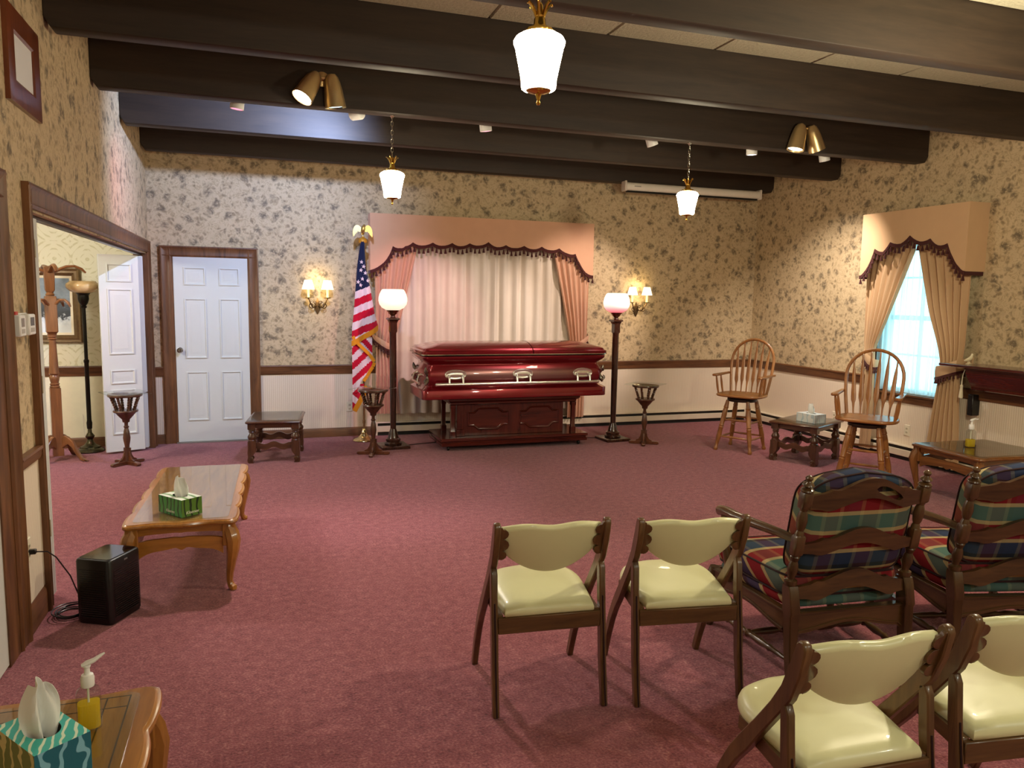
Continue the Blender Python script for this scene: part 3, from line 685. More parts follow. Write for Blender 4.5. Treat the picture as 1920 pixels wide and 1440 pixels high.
obj('frame', frame_yz(4.165, 4.715, 2.53, 2.975, .115, 0, .022), wood('red_frame_wood', '#7c3f1f', '#55220f', .3, 'z', .3), t, world=True, smooth=20)
m = MB(); m.box(XL+.001, XL+.013, 4.27, 4.61, 2.64, 2.87); obj('paper', m, plain('blank_paper', '#e3e2e4', .5, var=.02), t, world=True)
for (ya, yb, lab, red) in ((3.995, 4.085, 'white wall thermostat with red tab by the near door casing', 1), (4.145, 4.25, 'white wall thermostat next to the wide opening casing', 0)):
    t = thing('thermostat', lab, 'thermostat', (XL, (ya+yb)/2, 1.44))
    m = MB(); m.box(XL, XL+.012, ya-.012, yb+.02, 1.435, 1.545); m.box(XL+.01, XL+.05, ya, yb, 1.44, 1.54); obj('body', m, WHITEPL, t, world=True, bevel=.005)
    m = MB(); m.box(XL+.049, XL+.0515, ya+.02, yb-.025, 1.485, 1.525); obj('display', m, plain('lcd_grey' if red else 'lcd_dark', '#8a8078' if red else '#35302c', .2), t, world=True)
    m = MB(); m.box(XL+.049, XL+.052, ya+.02, yb-.025, 1.455, 1.475); obj('button_row', m, plain('button_grey', '#b5b0aa', .4), t, world=True)
    if red: m = MB(); m.box(XL+.004, XL+.03, ya+.01, ya+.05, 1.54, 1.555); obj('tab', m, plain('red_tab', '#c23a33', .5), t, world=True)
def outlet(lab, c, n):
    t = thing('wall_outlet', lab, 'outlet', c, math.atan2(n[1], n[0]) + PI/2)
    m = MB(); m.loft([[(x, -d, z) for x, z in ((-w, -h), (w, -h), (w, h), (-w, h))] for w, h, d in ((.036, .058, 0), (.036, .058, .003), (.032, .054, .007))], caps=(False, True)); obj('cover_plate', m, IVORYP, t)
    for z in (-.02, .02):
        m = MB(); m.loft([[(x, -.0065-d, z+y) for x, y, _ in rr(.015-i, .013-i, .006, 3)] for i, d in ((0, 0), (0, .002), (.002, .003))], caps=(False, True)); obj('socket', m, plain('socket_ivory', '#cfc5aa', .4), t)
        m = MB(); m.box(-.008, -.005, -.0105, -.008, z-.005, z+.006); m.box(.005, .008, -.0105, -.008, z-.005, z+.006); obj('slot', m, BLACKP, t)
outlet('ivory outlet low on the left wall with the heater cord plugged in', (XL+.008, 4.06, .415), (1, 0))
outlet('ivory outlet on the right wall under the window', (XR-.008, 6.18, .315), (-1, 0))
outlet('ivory outlet on the right wall behind the end table', (XR-.008, 7.25, .30), (-1, 0))
outlet('ivory outlet on the back wall behind the flag', (1.02, YB-.008, .35), (0, -1))
# ------------------------------------------------------------------ casket and bier
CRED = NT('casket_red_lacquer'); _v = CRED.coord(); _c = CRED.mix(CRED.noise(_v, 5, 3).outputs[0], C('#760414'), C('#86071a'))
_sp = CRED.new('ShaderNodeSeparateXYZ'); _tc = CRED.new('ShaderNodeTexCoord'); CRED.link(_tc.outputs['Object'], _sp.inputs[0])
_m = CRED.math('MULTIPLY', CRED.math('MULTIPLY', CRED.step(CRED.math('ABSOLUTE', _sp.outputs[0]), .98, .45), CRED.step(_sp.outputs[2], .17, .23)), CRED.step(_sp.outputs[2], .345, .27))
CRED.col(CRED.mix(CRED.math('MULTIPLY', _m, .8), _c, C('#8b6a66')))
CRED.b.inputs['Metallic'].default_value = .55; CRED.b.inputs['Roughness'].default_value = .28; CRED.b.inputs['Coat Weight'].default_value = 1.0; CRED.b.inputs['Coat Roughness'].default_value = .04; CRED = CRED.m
t = thing('casket', 'glossy dark red metal casket with silver bar handles resting on the bier', 'casket', (2.703, 8.105, .566))
CX, CY = 1.067, .362
def cl(z, i, r=.06, j=None): return rr(CX-i, CY-(i if j is None else j), r, 4, z)
m = MB(); m.loft([cl(0, .006), cl(.006, 0), cl(.09, 0), cl(.098, .003), cl(.104, .014), cl(.118, .04), cl(.13, .062), cl(.142, .07), cl(.152, .068), cl(.17, .056), cl(.20, .046), cl(.25, .042), cl(.29, .047), cl(.325, .06), cl(.35, .074), cl(.366, .078), cl(.378, .072), cl(.39, .054), cl(.41, .032), cl(.43, .016), cl(.445, .012), cl(.458, .016), cl(.461, .03)])
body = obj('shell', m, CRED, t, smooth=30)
m = MB(); m.loft([cl(.461, .02), cl(.463, .012), cl(.473, .012), cl(.475, .02)]); obj('gasket', m, BLACKG, t)
m = MB(); m.loft([cl(.473, .004), cl(.473, -.004), cl(.481, -.004), cl(.481, .004)]); obj('edge_molding', m, SILVER, t)
def lid(xa, xb):
    m = MB(); m.loft([cl(.479, .002), cl(.484, 0), cl(.508, 0), cl(.514, .006, .06), cl(.520, .018, .06), cl(.538, .03, .06), cl(.545, .042, .06), cl(.552, .07, .06, .058), cl(.556, .086, .06, .068), cl(.566, .12, .06, .09), cl(.584, .19, .06, .145), cl(.589, .21, .06, .16), cl(.598, .26, .05, .22), cl(.604, .32, .05, .30), cl(.605, .40, .03, .33)])
    b = m.bm()
    for co, no in ((xa, -1), (xb, 1)):
        if co is None: continue
        g = bmesh.ops.bisect_plane(b, geom=b.verts[:]+b.edges[:]+b.faces[:], plane_co=(co, 0, 0), plane_no=(no, 0, 0), clear_outer=True)
        ed = [e for e in g['geom_cut'] if isinstance(e, bmesh.types.BMEdge)]
        try: bmesh.ops.contextual_create(b, geom=ed)
        except Exception: pass
    return b
obj('lid', lid(None, .161), CRED, t, smooth=22, label='head half of the lid'); obj('lid', lid(.171, None), CRED, t, smooth=22, label='foot half of the lid')
SILV2 = plain('casket_silver', '#e9e6dc', .22, .85)
BARZ, BARY = .163, -CY-.004
for ys in (-1, 1):
    m = MB(); yy = ys*(CY+.004)
    m.tube([(-.93, yy, BARZ), (-.915, yy, BARZ), (-.915, yy, BARZ), (.945, yy, BARZ), (.945, yy, BARZ), (.96, yy, BARZ)], [.014, .02, .018, .018, .02, .014], 12)
    br = obj('handle_bar', m, SILV2, t, label='long silver carrying bar')
    for x in (-.70, .06, .775):
        m = MB(); yb = ys*(CY-.043)
        ov = lambda k, dz, dep: [(x+(.118-k)*cos(a)*(1 if abs(sin(a)) < .9 else 1), yb+ys*dep, .258+(.056-k)*(1 if sin(a) > 0 else .9)*math.copysign(abs(sin(a))**.8, sin(a))) for a in [2*PI*q/28 for q in range(28)]]
        m.loft([ov(0, 0, -.01), ov(0, 0, .006), ov(.006, 0, .011), ov(.016, 0, .007), ov(.028, 0, .007), ov(.034, 0, .014), ov(.05, 0, .016)], caps=(True, True))
        lg = obj('handle_plate', m, SILV2, t, label='oval silver handle plate', smooth=30)
        for dx in (-.075, .075):
            a = MB(); a.tube([(x+dx, yb+ys*.004, .248), (x+dx, yb+ys*.026, .245), (x+dx, yb+ys*.042, .225), (x+dx, yy-ys*.003, .19), (x+dx, yy, .165)], [.016, .017, .012, .011, .016], 10)
            obj('handle_arm', a, SILV2, lg)
for sx in (-1, 1):
    m = MB(); x = sx*(CX+.002); m.tube([(x, -.2, BARZ), (x, .2, BARZ)], .0145, 12); obj('end_bar', m, SILV2, t)
    for y in (-.13, .13):
        m = MB(); m.tube([(sx*(CX-.05), y, .25), (sx*(CX-.01), y, .24), (x, y, .2), (x, y, .165)], [.02, .016, .011, .014], 8); obj('end_handle_arm', m, SILV2, t)
    for sy in (-1, 1):
        m = MB(); cx, cy = sx*(CX-.052), sy*(CY-.052)
        for k, (z, r) in enumerate(((.35, .0), (.335, .018), (.30, .026), (.26, .014), (.23, .022), (.19, .03), (.165, .018), (.15, .004))): pass
        pts = [(cx+sx*.012*cos(q*.7), cy+sy*.012*cos(q*.7), .345-.024*q) for q in range(9)]
        m.tube(pts, [.006, .016, .022, .016, .010, .018, .026, .022, .010], 8)
        sp = [(cx+sx*(.012), cy+sy*(.012)+(.03-.002*q)*sin(.8*q), .30+(.03-.002*q)*cos(.8*q)) for q in range(12)]; m.tube(sp, .006, 6)
        sp = [(cx+sx*(.012)+(.028-.002*q)*sin(.8*q), cy+sy*.014, .20+(.028-.002*q)*cos(.8*q)) for q in range(12)]; m.tube(sp, .006, 6)
        obj('corner_ornament', m, plain('antique_silver', '#8d877c', .25, 1.), t, label='cast scroll corner ornament')
t = thing('bier', 'mahogany paneled bier on casters under the casket', 'bier', (2.70, 8.08, 0))
MX = MAHOG('x'); MZ = MAHOG('z'); hx, hy = .855, .325
m = MB(); m.loft([rr(hx-.03, hy-.03, .01, 2, .052), rr(hx-.008, hy-.008, .01, 2, .055), rr(hx-.004, hy-.004, .01, 2, .085), rr(hx-.016, hy-.016, .01, 2, .092), rr(hx-.016, hy-.016, .01, 2, .100), rr(hx, hy, .01, 2, .112), rr(hx, hy, .012, 2, .134), rr(hx-.006, hy-.006, .012, 2, .14)]); obj('base_tray', m, MX, t, smooth=25)
for sx in (-1, 1):
    for sy in (-1, 1):
        m = MB(); x, y = sx*(hx-.09), sy*(hy-.07); m.lathe([(0, -.011), (.024, -.011), (.026, -.007), (.026, .007), (.024, .011), (0, .011)], 16, (x, y, .0265), aim((1, 0, 0))); m.box(x-.016, x+.016, y-.012, y+.012, .042, .056); obj('caster', m, BLACKP, t)
        x, y = sx*.705, sy*.215
        m = MB(); m.loft([rr(.03, .03, .004, 1, z, x, y) for z in (.14, .20)], caps=(True, True)); m.loft([rr(w, w, .004, 1, z, x, y) for w, z in ((.026, .2), (.022, .21), (.022, .44), (.028, .455), (.028, .49))]); obj('post', m, MZ, t)
m = MB(); m.box(-.635, .60, -.185, .185, .14, .49); core = obj('core', m, MZ, t, bevel=.004)
for x0, x1 in ((-.655, -.575),):
    m = MB(); m.box(x0, x1, -.205, -.15, .215, .49); m.box(x0-.008, x1+.008, -.213, -.14, .14, .215); obj('pilaster', m, MZ, t, bevel=.004)
def cartouche(xc, w, h, zc):
    def poly(k):
        a, b = w-k, h-k; n = .07-k*.3; q = .045
        o = [(-a, -b+q+.02), (-a, b-q-.02), (-a+.0, b-q), (-a+n*.9, b-q), (-a+n*1.7, b), (a-n*1.7, b), (a-n*.9, b-q), (a, b-q), (a, -b+q), (a-n*.9, -b+q), (a-n*1.7, -b), (-a+n*1.7, -b), (-a+n*.9, -b+q), (-a, -b+q)]
        return [(xc+u, zc+v_) for u, v_ in o]
    m = MB(); y = -.185
    m.loft([[(u, y-d, z) for u, z in poly(k)] for k, d in ((0, -.002), (0, .006), (.008, .012), (.016, .008), (.022, .002), (.05, .002))], caps=(False, True)); return m
for xc in (-.295, .305): obj('raised_panel', cartouche(xc, .235, .125, .325), MX, t, smooth=20)
m = MB(); m.loft([rr(.72, .235, .01, 2, .49), rr(.735, .25, .01, 2, .50), rr(.735, .25, .01, 2, .515), rr(.76, .27, .01, 2, .535), rr(.77, .28, .012, 2, .54), rr(.77, .28, .012, 2, .566)]); obj('top_frame', m, MX, t, smooth=25)

# ------------------------------------------------------------------ floor lamps
def torchiere(x, y, label):
    t = thing('floor_lamp', label, 'lamp', (x, y, 0), R(4)); wd = wood('torchiere_wood', '#4a2a1c', '#26140d', .25, 'z', .4)
    m = MB(); m.loft([rr(.15, .15, .006, 2, 0), rr(.155, .155, .006, 2, .004), rr(.155, .155, .006, 2, .026), rr(.145, .145, .006, 2, .034)]); obj('base', m, wd, t)
    m = MB(); m.lathe([(0, .03), (.092, .032), (.098, .05), (.09, .062), (.075, .068), (.082, .08), (.08, .095), (.062, .105), (.058, .115), (.052, .14), (.038, .19), (.034, .205), (0, .205)], 24); obj('foot_turning', m, wd, t)
    m = MB(); m.lathe([(0, .2), (.031, .2), (.037, .7), (.038, 1.0), (.037, 1.25), (.04, 1.255), (.04, 1.27), (0, 1.27)], 20); obj('pole', m, wd, t)
    m = MB(); m.loft([rr(w, w, .004, 1, z) for w, z in ((.036, 1.265), (.038, 1.27), (.037, 1.36), (.048, 1.39), (.062, 1.40), (.062, 1.412), (.05, 1.42))]); m.lathe([(0, 1.41), (.026, 1.412), (.03, 1.425), (.022, 1.44), (0, 1.442)], 16); obj('capital', m, wd, t)
    m = MB(); m.lathe([(0, 1.435), (.02, 1.438), (.03, 1.45), (.045, 1.462), (.05, 1.475), (.066, 1.49), (.07, 1.50), (0, 1.502)], 22); obj('cup', m, plain('copper_bronze', '#8a6648', .25, 1.), t)
    m = MB(); m.lathe([(0, 1.497), (.06, 1.498), (.078, 1.504), (.118, 1.526), (.145, 1.562), (.154, 1.60), (.152, 1.635), (.142, 1.672), (.126, 1.705), (.115, 1.720), (.106, 1.723), (.10, 1.716), (0, 1.712)], 28); return t, m
t, m = torchiere(1.40, 8.16, 'torchiere floor lamp with glowing white globe between flag and casket'); obj('globe_shade', m, emis('globe_left', (1, .90, .68), L_TORCH), t, label='glowing white glass globe')
_g = NT('globe_right_painted_light'); _tc = _g.new('ShaderNodeTexCoord'); _sp = _g.new('ShaderNodeSeparateXYZ'); _g.link(_tc.outputs['Object'], _sp.inputs[0])
_c = _g.ramp(_g.step(_sp.outputs[2], 1.49, 1.66), [(0, (.75, .12, .14)), (.45, (1, .55, .5)), (1, (1, .88, .8))]); _g.link(_c, _g.b.inputs['Emission Color']); _g.col(_c); _g.b.inputs['Emission Strength'].default_value = .75; GRAD = _g.m  # pink light from carpet and flood lamp painted into the lower glow
t, m = torchiere(3.97, 7.97, 'torchiere floor lamp with pink-lit globe right of the casket'); obj('globe_shade', m, GRAD, t, label='glowing glass globe with pink light painted on its lower part')
t = thing('power_cord', 'thin dark lamp cord on the carpet left of the bier', 'cord', (1.6, 8.2, 0)); m = MB(); m.tube([(-.05, -.0, .006), (.1, .05, .006), (.3, .08, .006), (.6, .2, .006)], .004, 6); obj('cord', m, BLACKP, t)
t = thing('power_cord', 'thin dark lamp cord on the carpet right of the bier', 'cord', (3.8, 8.1, 0)); m = MB(); m.tube([(.02, -.0, .006), (-.1, .06, .006), (-.2, .16, .006)], .004, 6); obj('cord', m, BLACKP, t)
# ------------------------------------------------------------------ plant stands
def twist(p0, p1, r, n=22):
    p0, p1 = Vector(p0), Vector(p1); m = MB(); d = (p1-p0).normalized(); a = d.orthogonal().normalized(); b = d.cross(a)
    for ph in (0, PI):
        m.tube([p0+(p1-p0)*(k/n)+(a*cos(k*.9+ph)+b*sin(k*.9+ph))*r*.45 for k in range(n+1)], [r*.75]*(n+1), 5)
    return m
def plant_stand():
    t = thing('plant_stand', '', 'stand'); wd = WALNUT('z'); wx = WALNUT('x')
    for a in range(4):
        ca, sa = cos(a*PI/2+.35), sin(a*PI/2+.35); q = lambda u, w, k: (ca*u-sa*k, sa*u+ca*k, w)
        m = MB(); m.prism([(.01, 0), (.15, 0), (.168, .006), (.172, .018), (.165, .03), (.14, .034), (.10, .036), (.01, .036)], q, -.021, .021); obj('foot', m, wood('stand_foot', '#6d3f25', '#45230f', .3, 'x', .3), t, bevel=.004)
        m = MB(); m.prism([(.015, .034), (.095, .034), (.09, .045), (.06, .06), (.042, .09), (.034, .125), (.015, .13)], q, -.009, .009); obj('bracket', m, wood('stand_foot', '#6d3f25', '#45230f', .3, 'z', .3), t)
    m = MB(); m.loft([rr(.027, .027, .004, 1, z) for z in (.03, .165)]); m.lathe([(0, .165), (.02, .166), (.022, .19), (.03, .23), (.033, .26), (.026, .32), (.017, .355), (.024, .362), (.024, .372), (.016, .38), (.018, .42), (0, .42)], 20); obj('post', m, wd, t)
    m = MB(); m.lathe([(0, .41), (.03, .412), (.035, .44), (.05, .455), (.075, .485), (.092, .505), (.108, .512), (.112, .52), (.108, .53), (0, .53)], 28); obj('bowl', m, wd, t)
    for k in range(8):
        a = 2*PI*k/8; obj('spindle', twist((.078*cos(a), .078*sin(a), .525), (.128*cos(a), .128*sin(a), .668), .0125), wd, t)
    m = MB(); m.lathe([(.118, .662), (.148, .662), (.154, .672), (.15, .686), (.118, .69), (.112, .676), (.118, .662)], 30); obj('top_ring', m, wd, t)
    m = MB(); m.loft([rr(.185, .185, .02, 3, .6905), rr(.19, .19, .02, 3, .694), rr(.185, .185, .02, 3, .6985)]); obj('glass_top', m, GLASS, t, label='square clear glass top')
    return t
ps = plant_stand(); ps.location = (-1.2, 7.95, 0); ps.rotation_euler.z = R(24); ps['label'] = 'small turned plant stand with glass top by the folding doors'; ps['group'] = 'plant stands with glass tops'
dup(ps, (1.135, 7.83, 0), R(52), 'small turned plant stand with glass top in front of the flag')
dup(ps, (4.21, 7.65, 0), R(40), 'small turned plant stand with glass top right of the pink-lit torchiere')
# ------------------------------------------------------------------ Spanish style end tables
def end_table():
    t = thing('end_table', '', 'table'); wz, wx, wy = WALNUT('z'), WALNUT('x'), WALNUT('y'); lx, ly = .205, .27
    m = MB(); m.loft([rr(lx+.035, ly+.035, .01, 2, .388), rr(lx+.052, ly+.052, .012, 2, .394), rr(lx+.06, ly+.06, .014, 2, .404), rr(lx+.054, ly+.054, .012, 2, .414), rr(lx+.04, ly+.04, .01, 2, .42)]); obj('tabletop', m, wy, t, smooth=25)
    m = MB(); m.loft([rr(lx+.03, ly+.03, .01, 2, .4205), rr(lx+.03, ly+.03, .01, 2, .4255)]); obj('glass_top', m, GLASS, t, label='clear glass sheet on the top')
    for sx in (-1, 1):
        for sy in (-1, 1):
            x, y = sx*lx, sy*ly; m = MB()
            m.loft([rr(.037, .037, .003, 1, z, x, y) for z in (.335, .39)])
            m.lathe([(0, .338), (.032, .336), (.036, .325), (.027, .318), (.035, .308), (.024, .298), (.027, .288), (.041, .265), (.042, .25), (.034, .232), (.041, .224), (.041, .214), (0, .212)], 18, (x, y, 0))
            m.loft([rr(.039, .039, .004, 1, z, x, y) for z in (.14, .214)])
            prof = [(.039, .14), (.036, .115), (.018, .09), (.004, .072), (.0, .056), (.004, .03), (.012, .008), (.014, 0), (-.03, 0), (-.04, .008), (-.045, .03), (-.038, .06), (-.042, .10), (-.039, .14)]
            q = lambda u, w, k: (x-sx*u, y+k, w)
            m.prism(prof, q, -.037, .037)
            for s in (-1, 1): m.lathe([(.0, -.002), (.022, 0), (.024, .006), (.015, .009), (.011, .006), (.007, .012), (0, .013)], 14, (x+sx*.010, y+s*.037, .042), aim((0, s, 0)))
            obj('leg', m, wz, t)
    wave = lambda L, z0, z1: [(-L, z1-.002)] + [(-L+2*L*k/24, z1+.014*cos(2*PI*2*k/24)*(1 if 3 < k < 21 else .3)-.012) for k in range(25)] + [(L, z0+.01)] + [(L-2*L*k/24, z0+.014*cos(2*PI*2*k/24)*(1 if 3 < k < 21 else .3)) for k in range(25)]
    for s in (-1, 1):
        m = MB(); m.box(-lx+.03, lx-.03, s*ly-.011, s*ly+.011, .345, .39); obj('apron', m, wx, t)
        m = MB(); m.box(s*lx-.011, s*lx+.011, -ly+.03, ly-.03, .345, .39); obj('apron', m, wy, t)
        m = MB(); m.prism(wave(lx-.03, .14, .21), lambda u, w, k: (u, s*ly+k, w), -.01, .01); obj('stretcher', m, wx, t, label='wavy cut lower rail')
        m = MB(); m.prism(wave(ly-.03, .14, .21), lambda u, w, k: (s*lx+k, u, w), -.01, .01); obj('stretcher', m, wy, t, label='wavy cut lower rail')
    return t
e1 = end_table(); e1.location = (.175, 7.97, 0); e1.rotation_euler.z = R(-7); e1['label'] = 'dark carved end table with glass top standing alone in front of the white door'; e1['group'] = 'carved end tables'
e2 = dup(e1, (5.475, 6.46, 0), R(26.8-90), 'dark carved end table with glass top between the two swivel stools')
# ------------------------------------------------------------------ flag
t = thing('flag', 'American flag hanging furled on an eagle-topped pole beside the valance', 'flag', (1.145, 8.62, 0))
m = MB(); m.lathe([(0, 0), (.125, 0), (.13, .008), (.122, .02), (.10, .03), (.07, .04), (.045, .065), (.03, .085), (.034, .095), (.026, .11), (.018, .14), (0, .14)], 28); obj('base', m, plain('brass_base', '#d8c48c', .18, 1.), t)
m = MB(); m.lathe([(0, .12), (.013, .12), (.013, 2.24), (0, 2.24)], 14); m.lathe([(0, .20), (.018, .2), (.018, .24), (0, .24)], 14); obj('pole', m, wood('pole_wood', '#8c6a45', '#6b4a2c', .3), t)
m = MB(); m.lathe([(0, 2.235), (.045, 2.235), (.05, 2.25), (.042, 2.275), (.022, 2.29), (.012, 2.30), (0, 2.30)], 18); obj('collar', m, plain('gold_cord', '#c98a24', .5, .3), t)
EAG = plain('eagle_gold', '#cdb878', .3, 1.); m = MB()
m.lathe([(0, 2.29), (.008, 2.29), (.012, 2.305), (.008, 2.32), (.02, 2.335), (.012, 2.345), (0, 2.345)], 12)
m.tube([(0, 0, 2.335), (0, -.006, 2.36), (.004, -.012, 2.39), (.006, -.018, 2.412), (.012, -.03, 2.42), (.02, -.045, 2.412)], [.014, .022, .024, .016, .014, .004], 10)
obj('eagle', m, EAG, t, label='gold eagle body')
for s in (-1, 1):
    m = MB()
    m.prism([(0, 2.375), (.02, 2.40), (.045, 2.425), (.068, 2.428), (.088, 2.412), (.102, 2.385), (.108, 2.35), (.108, 2.31), (.101, 2.295), (.095, 2.315), (.089, 2.305), (.084, 2.33), (.077, 2.322), (.071, 2.348), (.062, 2.34), (.055, 2.362), (.04, 2.352), (.02, 2.36), (0, 2.35)], lambda u, w, k: (s*u, k+u*.15, w), -.006, .006); obj('wing', m, EAG, t)
NAVY = cloth('flag_navy', '#1a2140', .05); FRED = cloth('flag_red', '#bd0f30', .1); FWHT = cloth('flag_white', '#e2cfd6', .1); FRNG = cloth('flag_fringe', '#d18a1c')
LE = [(1.13, -.138), (1.30, -.130), (1.47, -.110), (1.70, -.092), (1.95, -.072), (2.15, -.045), (2.25, -.025)]
RE = [(1.13, .175), (1.31, .162), (1.47, .120), (1.76, .072), (1.95, .03), (2.15, .018), (2.25, .014)]
SL = .30
def hem(u): return 1.135+.178*u**1.1
def fpt(u, z): 
    l, r = interp(LE, z), interp(RE, z); x = l+(r-l)*u
    return x
def front(u, v):
    z = hem(u)+(2.25-hem(u))*v; x = fpt(u, z); w = interp(RE, z)-interp(LE, z)
    return (x, -.03-.02*sin(PI*u)-.10*w*sin(2*PI*1.5*u+.4), z)
def fcol(u, v):
    p = front(u, v); z = p[2]-.42*(p[0]+.09)-1.692
    if z > 0: return 0
    k = int(-z/.083); return 2 if k % 2 == 0 else 1
m = MB(); m.grid(front, 24, 120, fcol); clf = obj('cloth', m, [NAVY, FRED, FWHT], t, solid=.002, label='striped front fold with navy canton')
m = MB(); m.grid(lambda u, v: (lambda p: (p[0]+.004*(u-.5), p[1]-.006, p[2]-.05*(1-v)+.012*v))(front(u, 0)), 24, 2); obj('fringe', m, FRNG, t, solid=.004, label='gold fringe')
def poly_sheet(name, L_, R_, yoff, ph, z0, z1, slope):
    m = MB()
    def f(u, v):
        z = z0+(z1-z0)*v; l, r = interp(L_, z), interp(R_, z); x = l+(r-l)*u; return (x, yoff-.05*(r-l)*sin(2*PI*1.2*u+ph), z)
    def c(u, v):
        p = f(u, v); k = math.floor((p[2]+slope*p[0])/.085); return 1 if k % 2 else 2
    m.grid(f, 14, 70, c); obj('cloth_fold', m, [NAVY, FRED, FWHT], t, solid=.002)
    return f
L2 = [(.52, -.132), (1.2, -.135)]; R2 = [(.75, .02), (.80, .05), (.90, .105), (1.02, .06), (1.14, -.10), (1.2, -.125)]
poly_sheet('a', L2, [(.52, -.10), (.70, -.03), (.80, .05), (.90, .105), (1.02, .05), (1.16, -.11), (1.2, -.12)], -.05, .3, .56, 1.2, -.9)
poly_sheet('b', [(.8, -.09), (1.24, -.13)], [(.80, .06), (.92, .095), (1.24, .09)], -.028, 1.1, .82, 1.24, 1.1)
poly_sheet('c', [(.36, -.135), (.66, -.132)], [(.36, -.125), (.45, -.06), (.56, -.02), (.66, .0)], -.042, .7, .37, .66, .9)
m = MB()
def fr_band(pts, w, y):
    for (a, b), (c, d) in zip(pts, pts[1:]):
        n = Vector((d-b, -(c-a))).normalized()*w
        m.add([(a-n.x*.2, y, b-n.y*.2), (c-n.x*.2, y, d-n.y*.2), (c+n.x, y, d+n.y), (a+n.x, y, b+n.y)], [(0, 1, 2, 3)])
fr_band([(-.135, 1.19), (-.10, 1.13), (-.03, 1.06), (.045, .99), (.10, .905), (.085, .86), (.05, .81), (.02, .755), (-.02, .70)], -.03, -.068)
b = m.bm(); obj('fringe', b, FRNG, t, solid=.004, label='gold fringe')
m = MB(); fr_band([(-.01, .58), (-.05, .50), (-.09, .43), (-.13, .36)], -.045, -.055); obj('fringe', m, FRNG, t, solid=.004, label='gold fringe')
for (u, z) in ((-.022, 2.02), (-.03, 1.93), (.018, 1.90), (-.012, 1.835), (.042, 1.815), (-.035, 1.765), (-.062, 1.80), (.0, 1.97)):
    m = MB(); r = .026; m.prism([(u+(r if k % 2 == 0 else r*.4)*sin(k*PI/5+.15), z+(r if k % 2 == 0 else r*.4)*cos(k*PI/5+.15)) for k in range(10)], lambda a, b_, k: (a, k, b_), -.012, .0)
    l, rr_ = interp(LE, z), interp(RE, z); uu = (u-l)/(rr_-l); y = -.03-.02*sin(PI*uu)-.10*(rr_-l)*sin(2*PI*1.5*uu+.4)
    obj('star', m, FWHT, clf, loc=(0, y+.004, 0))
# ------------------------------------------------------------------ hall furniture: coat tree, lamp, painting
t = thing('coat_rack', 'tall wooden coat tree with curved hooks beyond the wide opening', 'coat rack', (-1.86, 8.30, 0), R(18)); wd = wood('coat_rack_wood', '#8a5a34', '#5e3a20', .3, 'z', .3)
m = MB(); m.loft([rr(.046, .046, .004, 1, z) for z in (.05, .715)]); m.lathe([(0, .71), (.04, .712), (.046, .73), (.036, .74), (.044, .755), (.034, .765), (.04, .79), (.044, .82), (.034, .84), (.046, .855), (.045, .87), (.04, .92), (.032, 1.12), (.03, 1.18), (.042, 1.19), (.034, 1.2), (.042, 1.215), (.036, 1.225), (.044, 1.24), (0, 1.242)], 20)
m.loft([rr(w, w, .006, 1, z) for w, z in ((.03, 1.235), (.05, 1.26), (.05, 1.58), (.046, 1.6))]); m.lathe([(0, 1.6), (.034, 1.602), (.04, 1.615), (.03, 1.63), (.036, 1.65), (0, 1.652)], 18); m.loft([rr(w, w, .006, 1, z) for w, z in ((.034, 1.645), (.04, 1.66), (.044, 1.80), (.046, 1.87), (.03, 1.885))]); obj('post', m, wd, t)
for k in range(4):
    a = k*PI/2+.1; ca, sa = cos(a), sin(a); q = lambda u, w: (ca*u, sa*u, w)
    m = MB(); m.tube([q(.03, 1.83), q(.08, 1.85), q(.15, 1.885), (q(.22, 1.89)), q(.28, 1.865), q(.315, 1.83)], [.028, .024, .02, .02, .02, .012], 8, .7); obj('hook_arm', m, wd, t)
    b_ = a+PI/4; cb, sb = cos(b_), sin(b_); q2 = lambda u, w: (cb*u, sb*u, w)
    m = MB(); m.tube([q2(.03, 1.50), q2(.06, 1.535), q2(.10, 1.565), q2(.14, 1.565), q2(.18, 1.535), q2(.195, 1.50)], [.026, .022, .018, .018, .018, .01], 8, .7); obj('hook', m, wd, t)
    m = MB(); m.prism([(.03, .10), (.05, .235), (.075, .25), (.11, .235), (.16, .19), (.20, .10), (.24, .035), (.29, .0), (.31, .0), (.31, .018), (.26, .06), (.23, .03), (.20, .0), (.18, .0)][:9]+[(.262, 0), (.225, .012), (.18, .07), (.15, .13), (.11, .165), (.07, .14)], lambda u, w, k_: (cb*u-sb*k_, sb*u+cb*k_, w), -.018, .018); obj('leg', m, wd, t, bevel=.004)
t = thing('floor_lamp', 'dark metal torchiere with amber glass bowl in the next room', 'lamp', (-1.655, 8.70, 0))
m = MB(); m.lathe([(0, 0), (.13, 0), (.135, .012), (.12, .03), (.1, .04), (.095, .055), (.06, .07), (.035, .10), (.028, .13), (.04, .15), (.045, .165), (.03, .185), (.02, .2), (.018, .25), (0, .25)], 26); obj('base', m, plain('lamp_bronze', '#54503c', .25, .9), t)
m = MB(); m.lathe([(0, .24), (.024, .24), (.028, .30), (.022, .33), (.021, .92), (.026, .93), (.026, .95), (.017, .96), (.017, 1.49), (0, 1.49)], 18); obj('pole', m, plain('lamp_black', '#221f19', .3, .6), t)
m = MB(); m.lathe([(0, 1.48), (.024, 1.482), (.03, 1.495), (.022, 1.505), (.04, 1.53), (.052, 1.57), (.05, 1.61), (.066, 1.632), (.06, 1.635), (0, 1.635)], 22); obj('cup', m, MATS['lamp_black'], t)
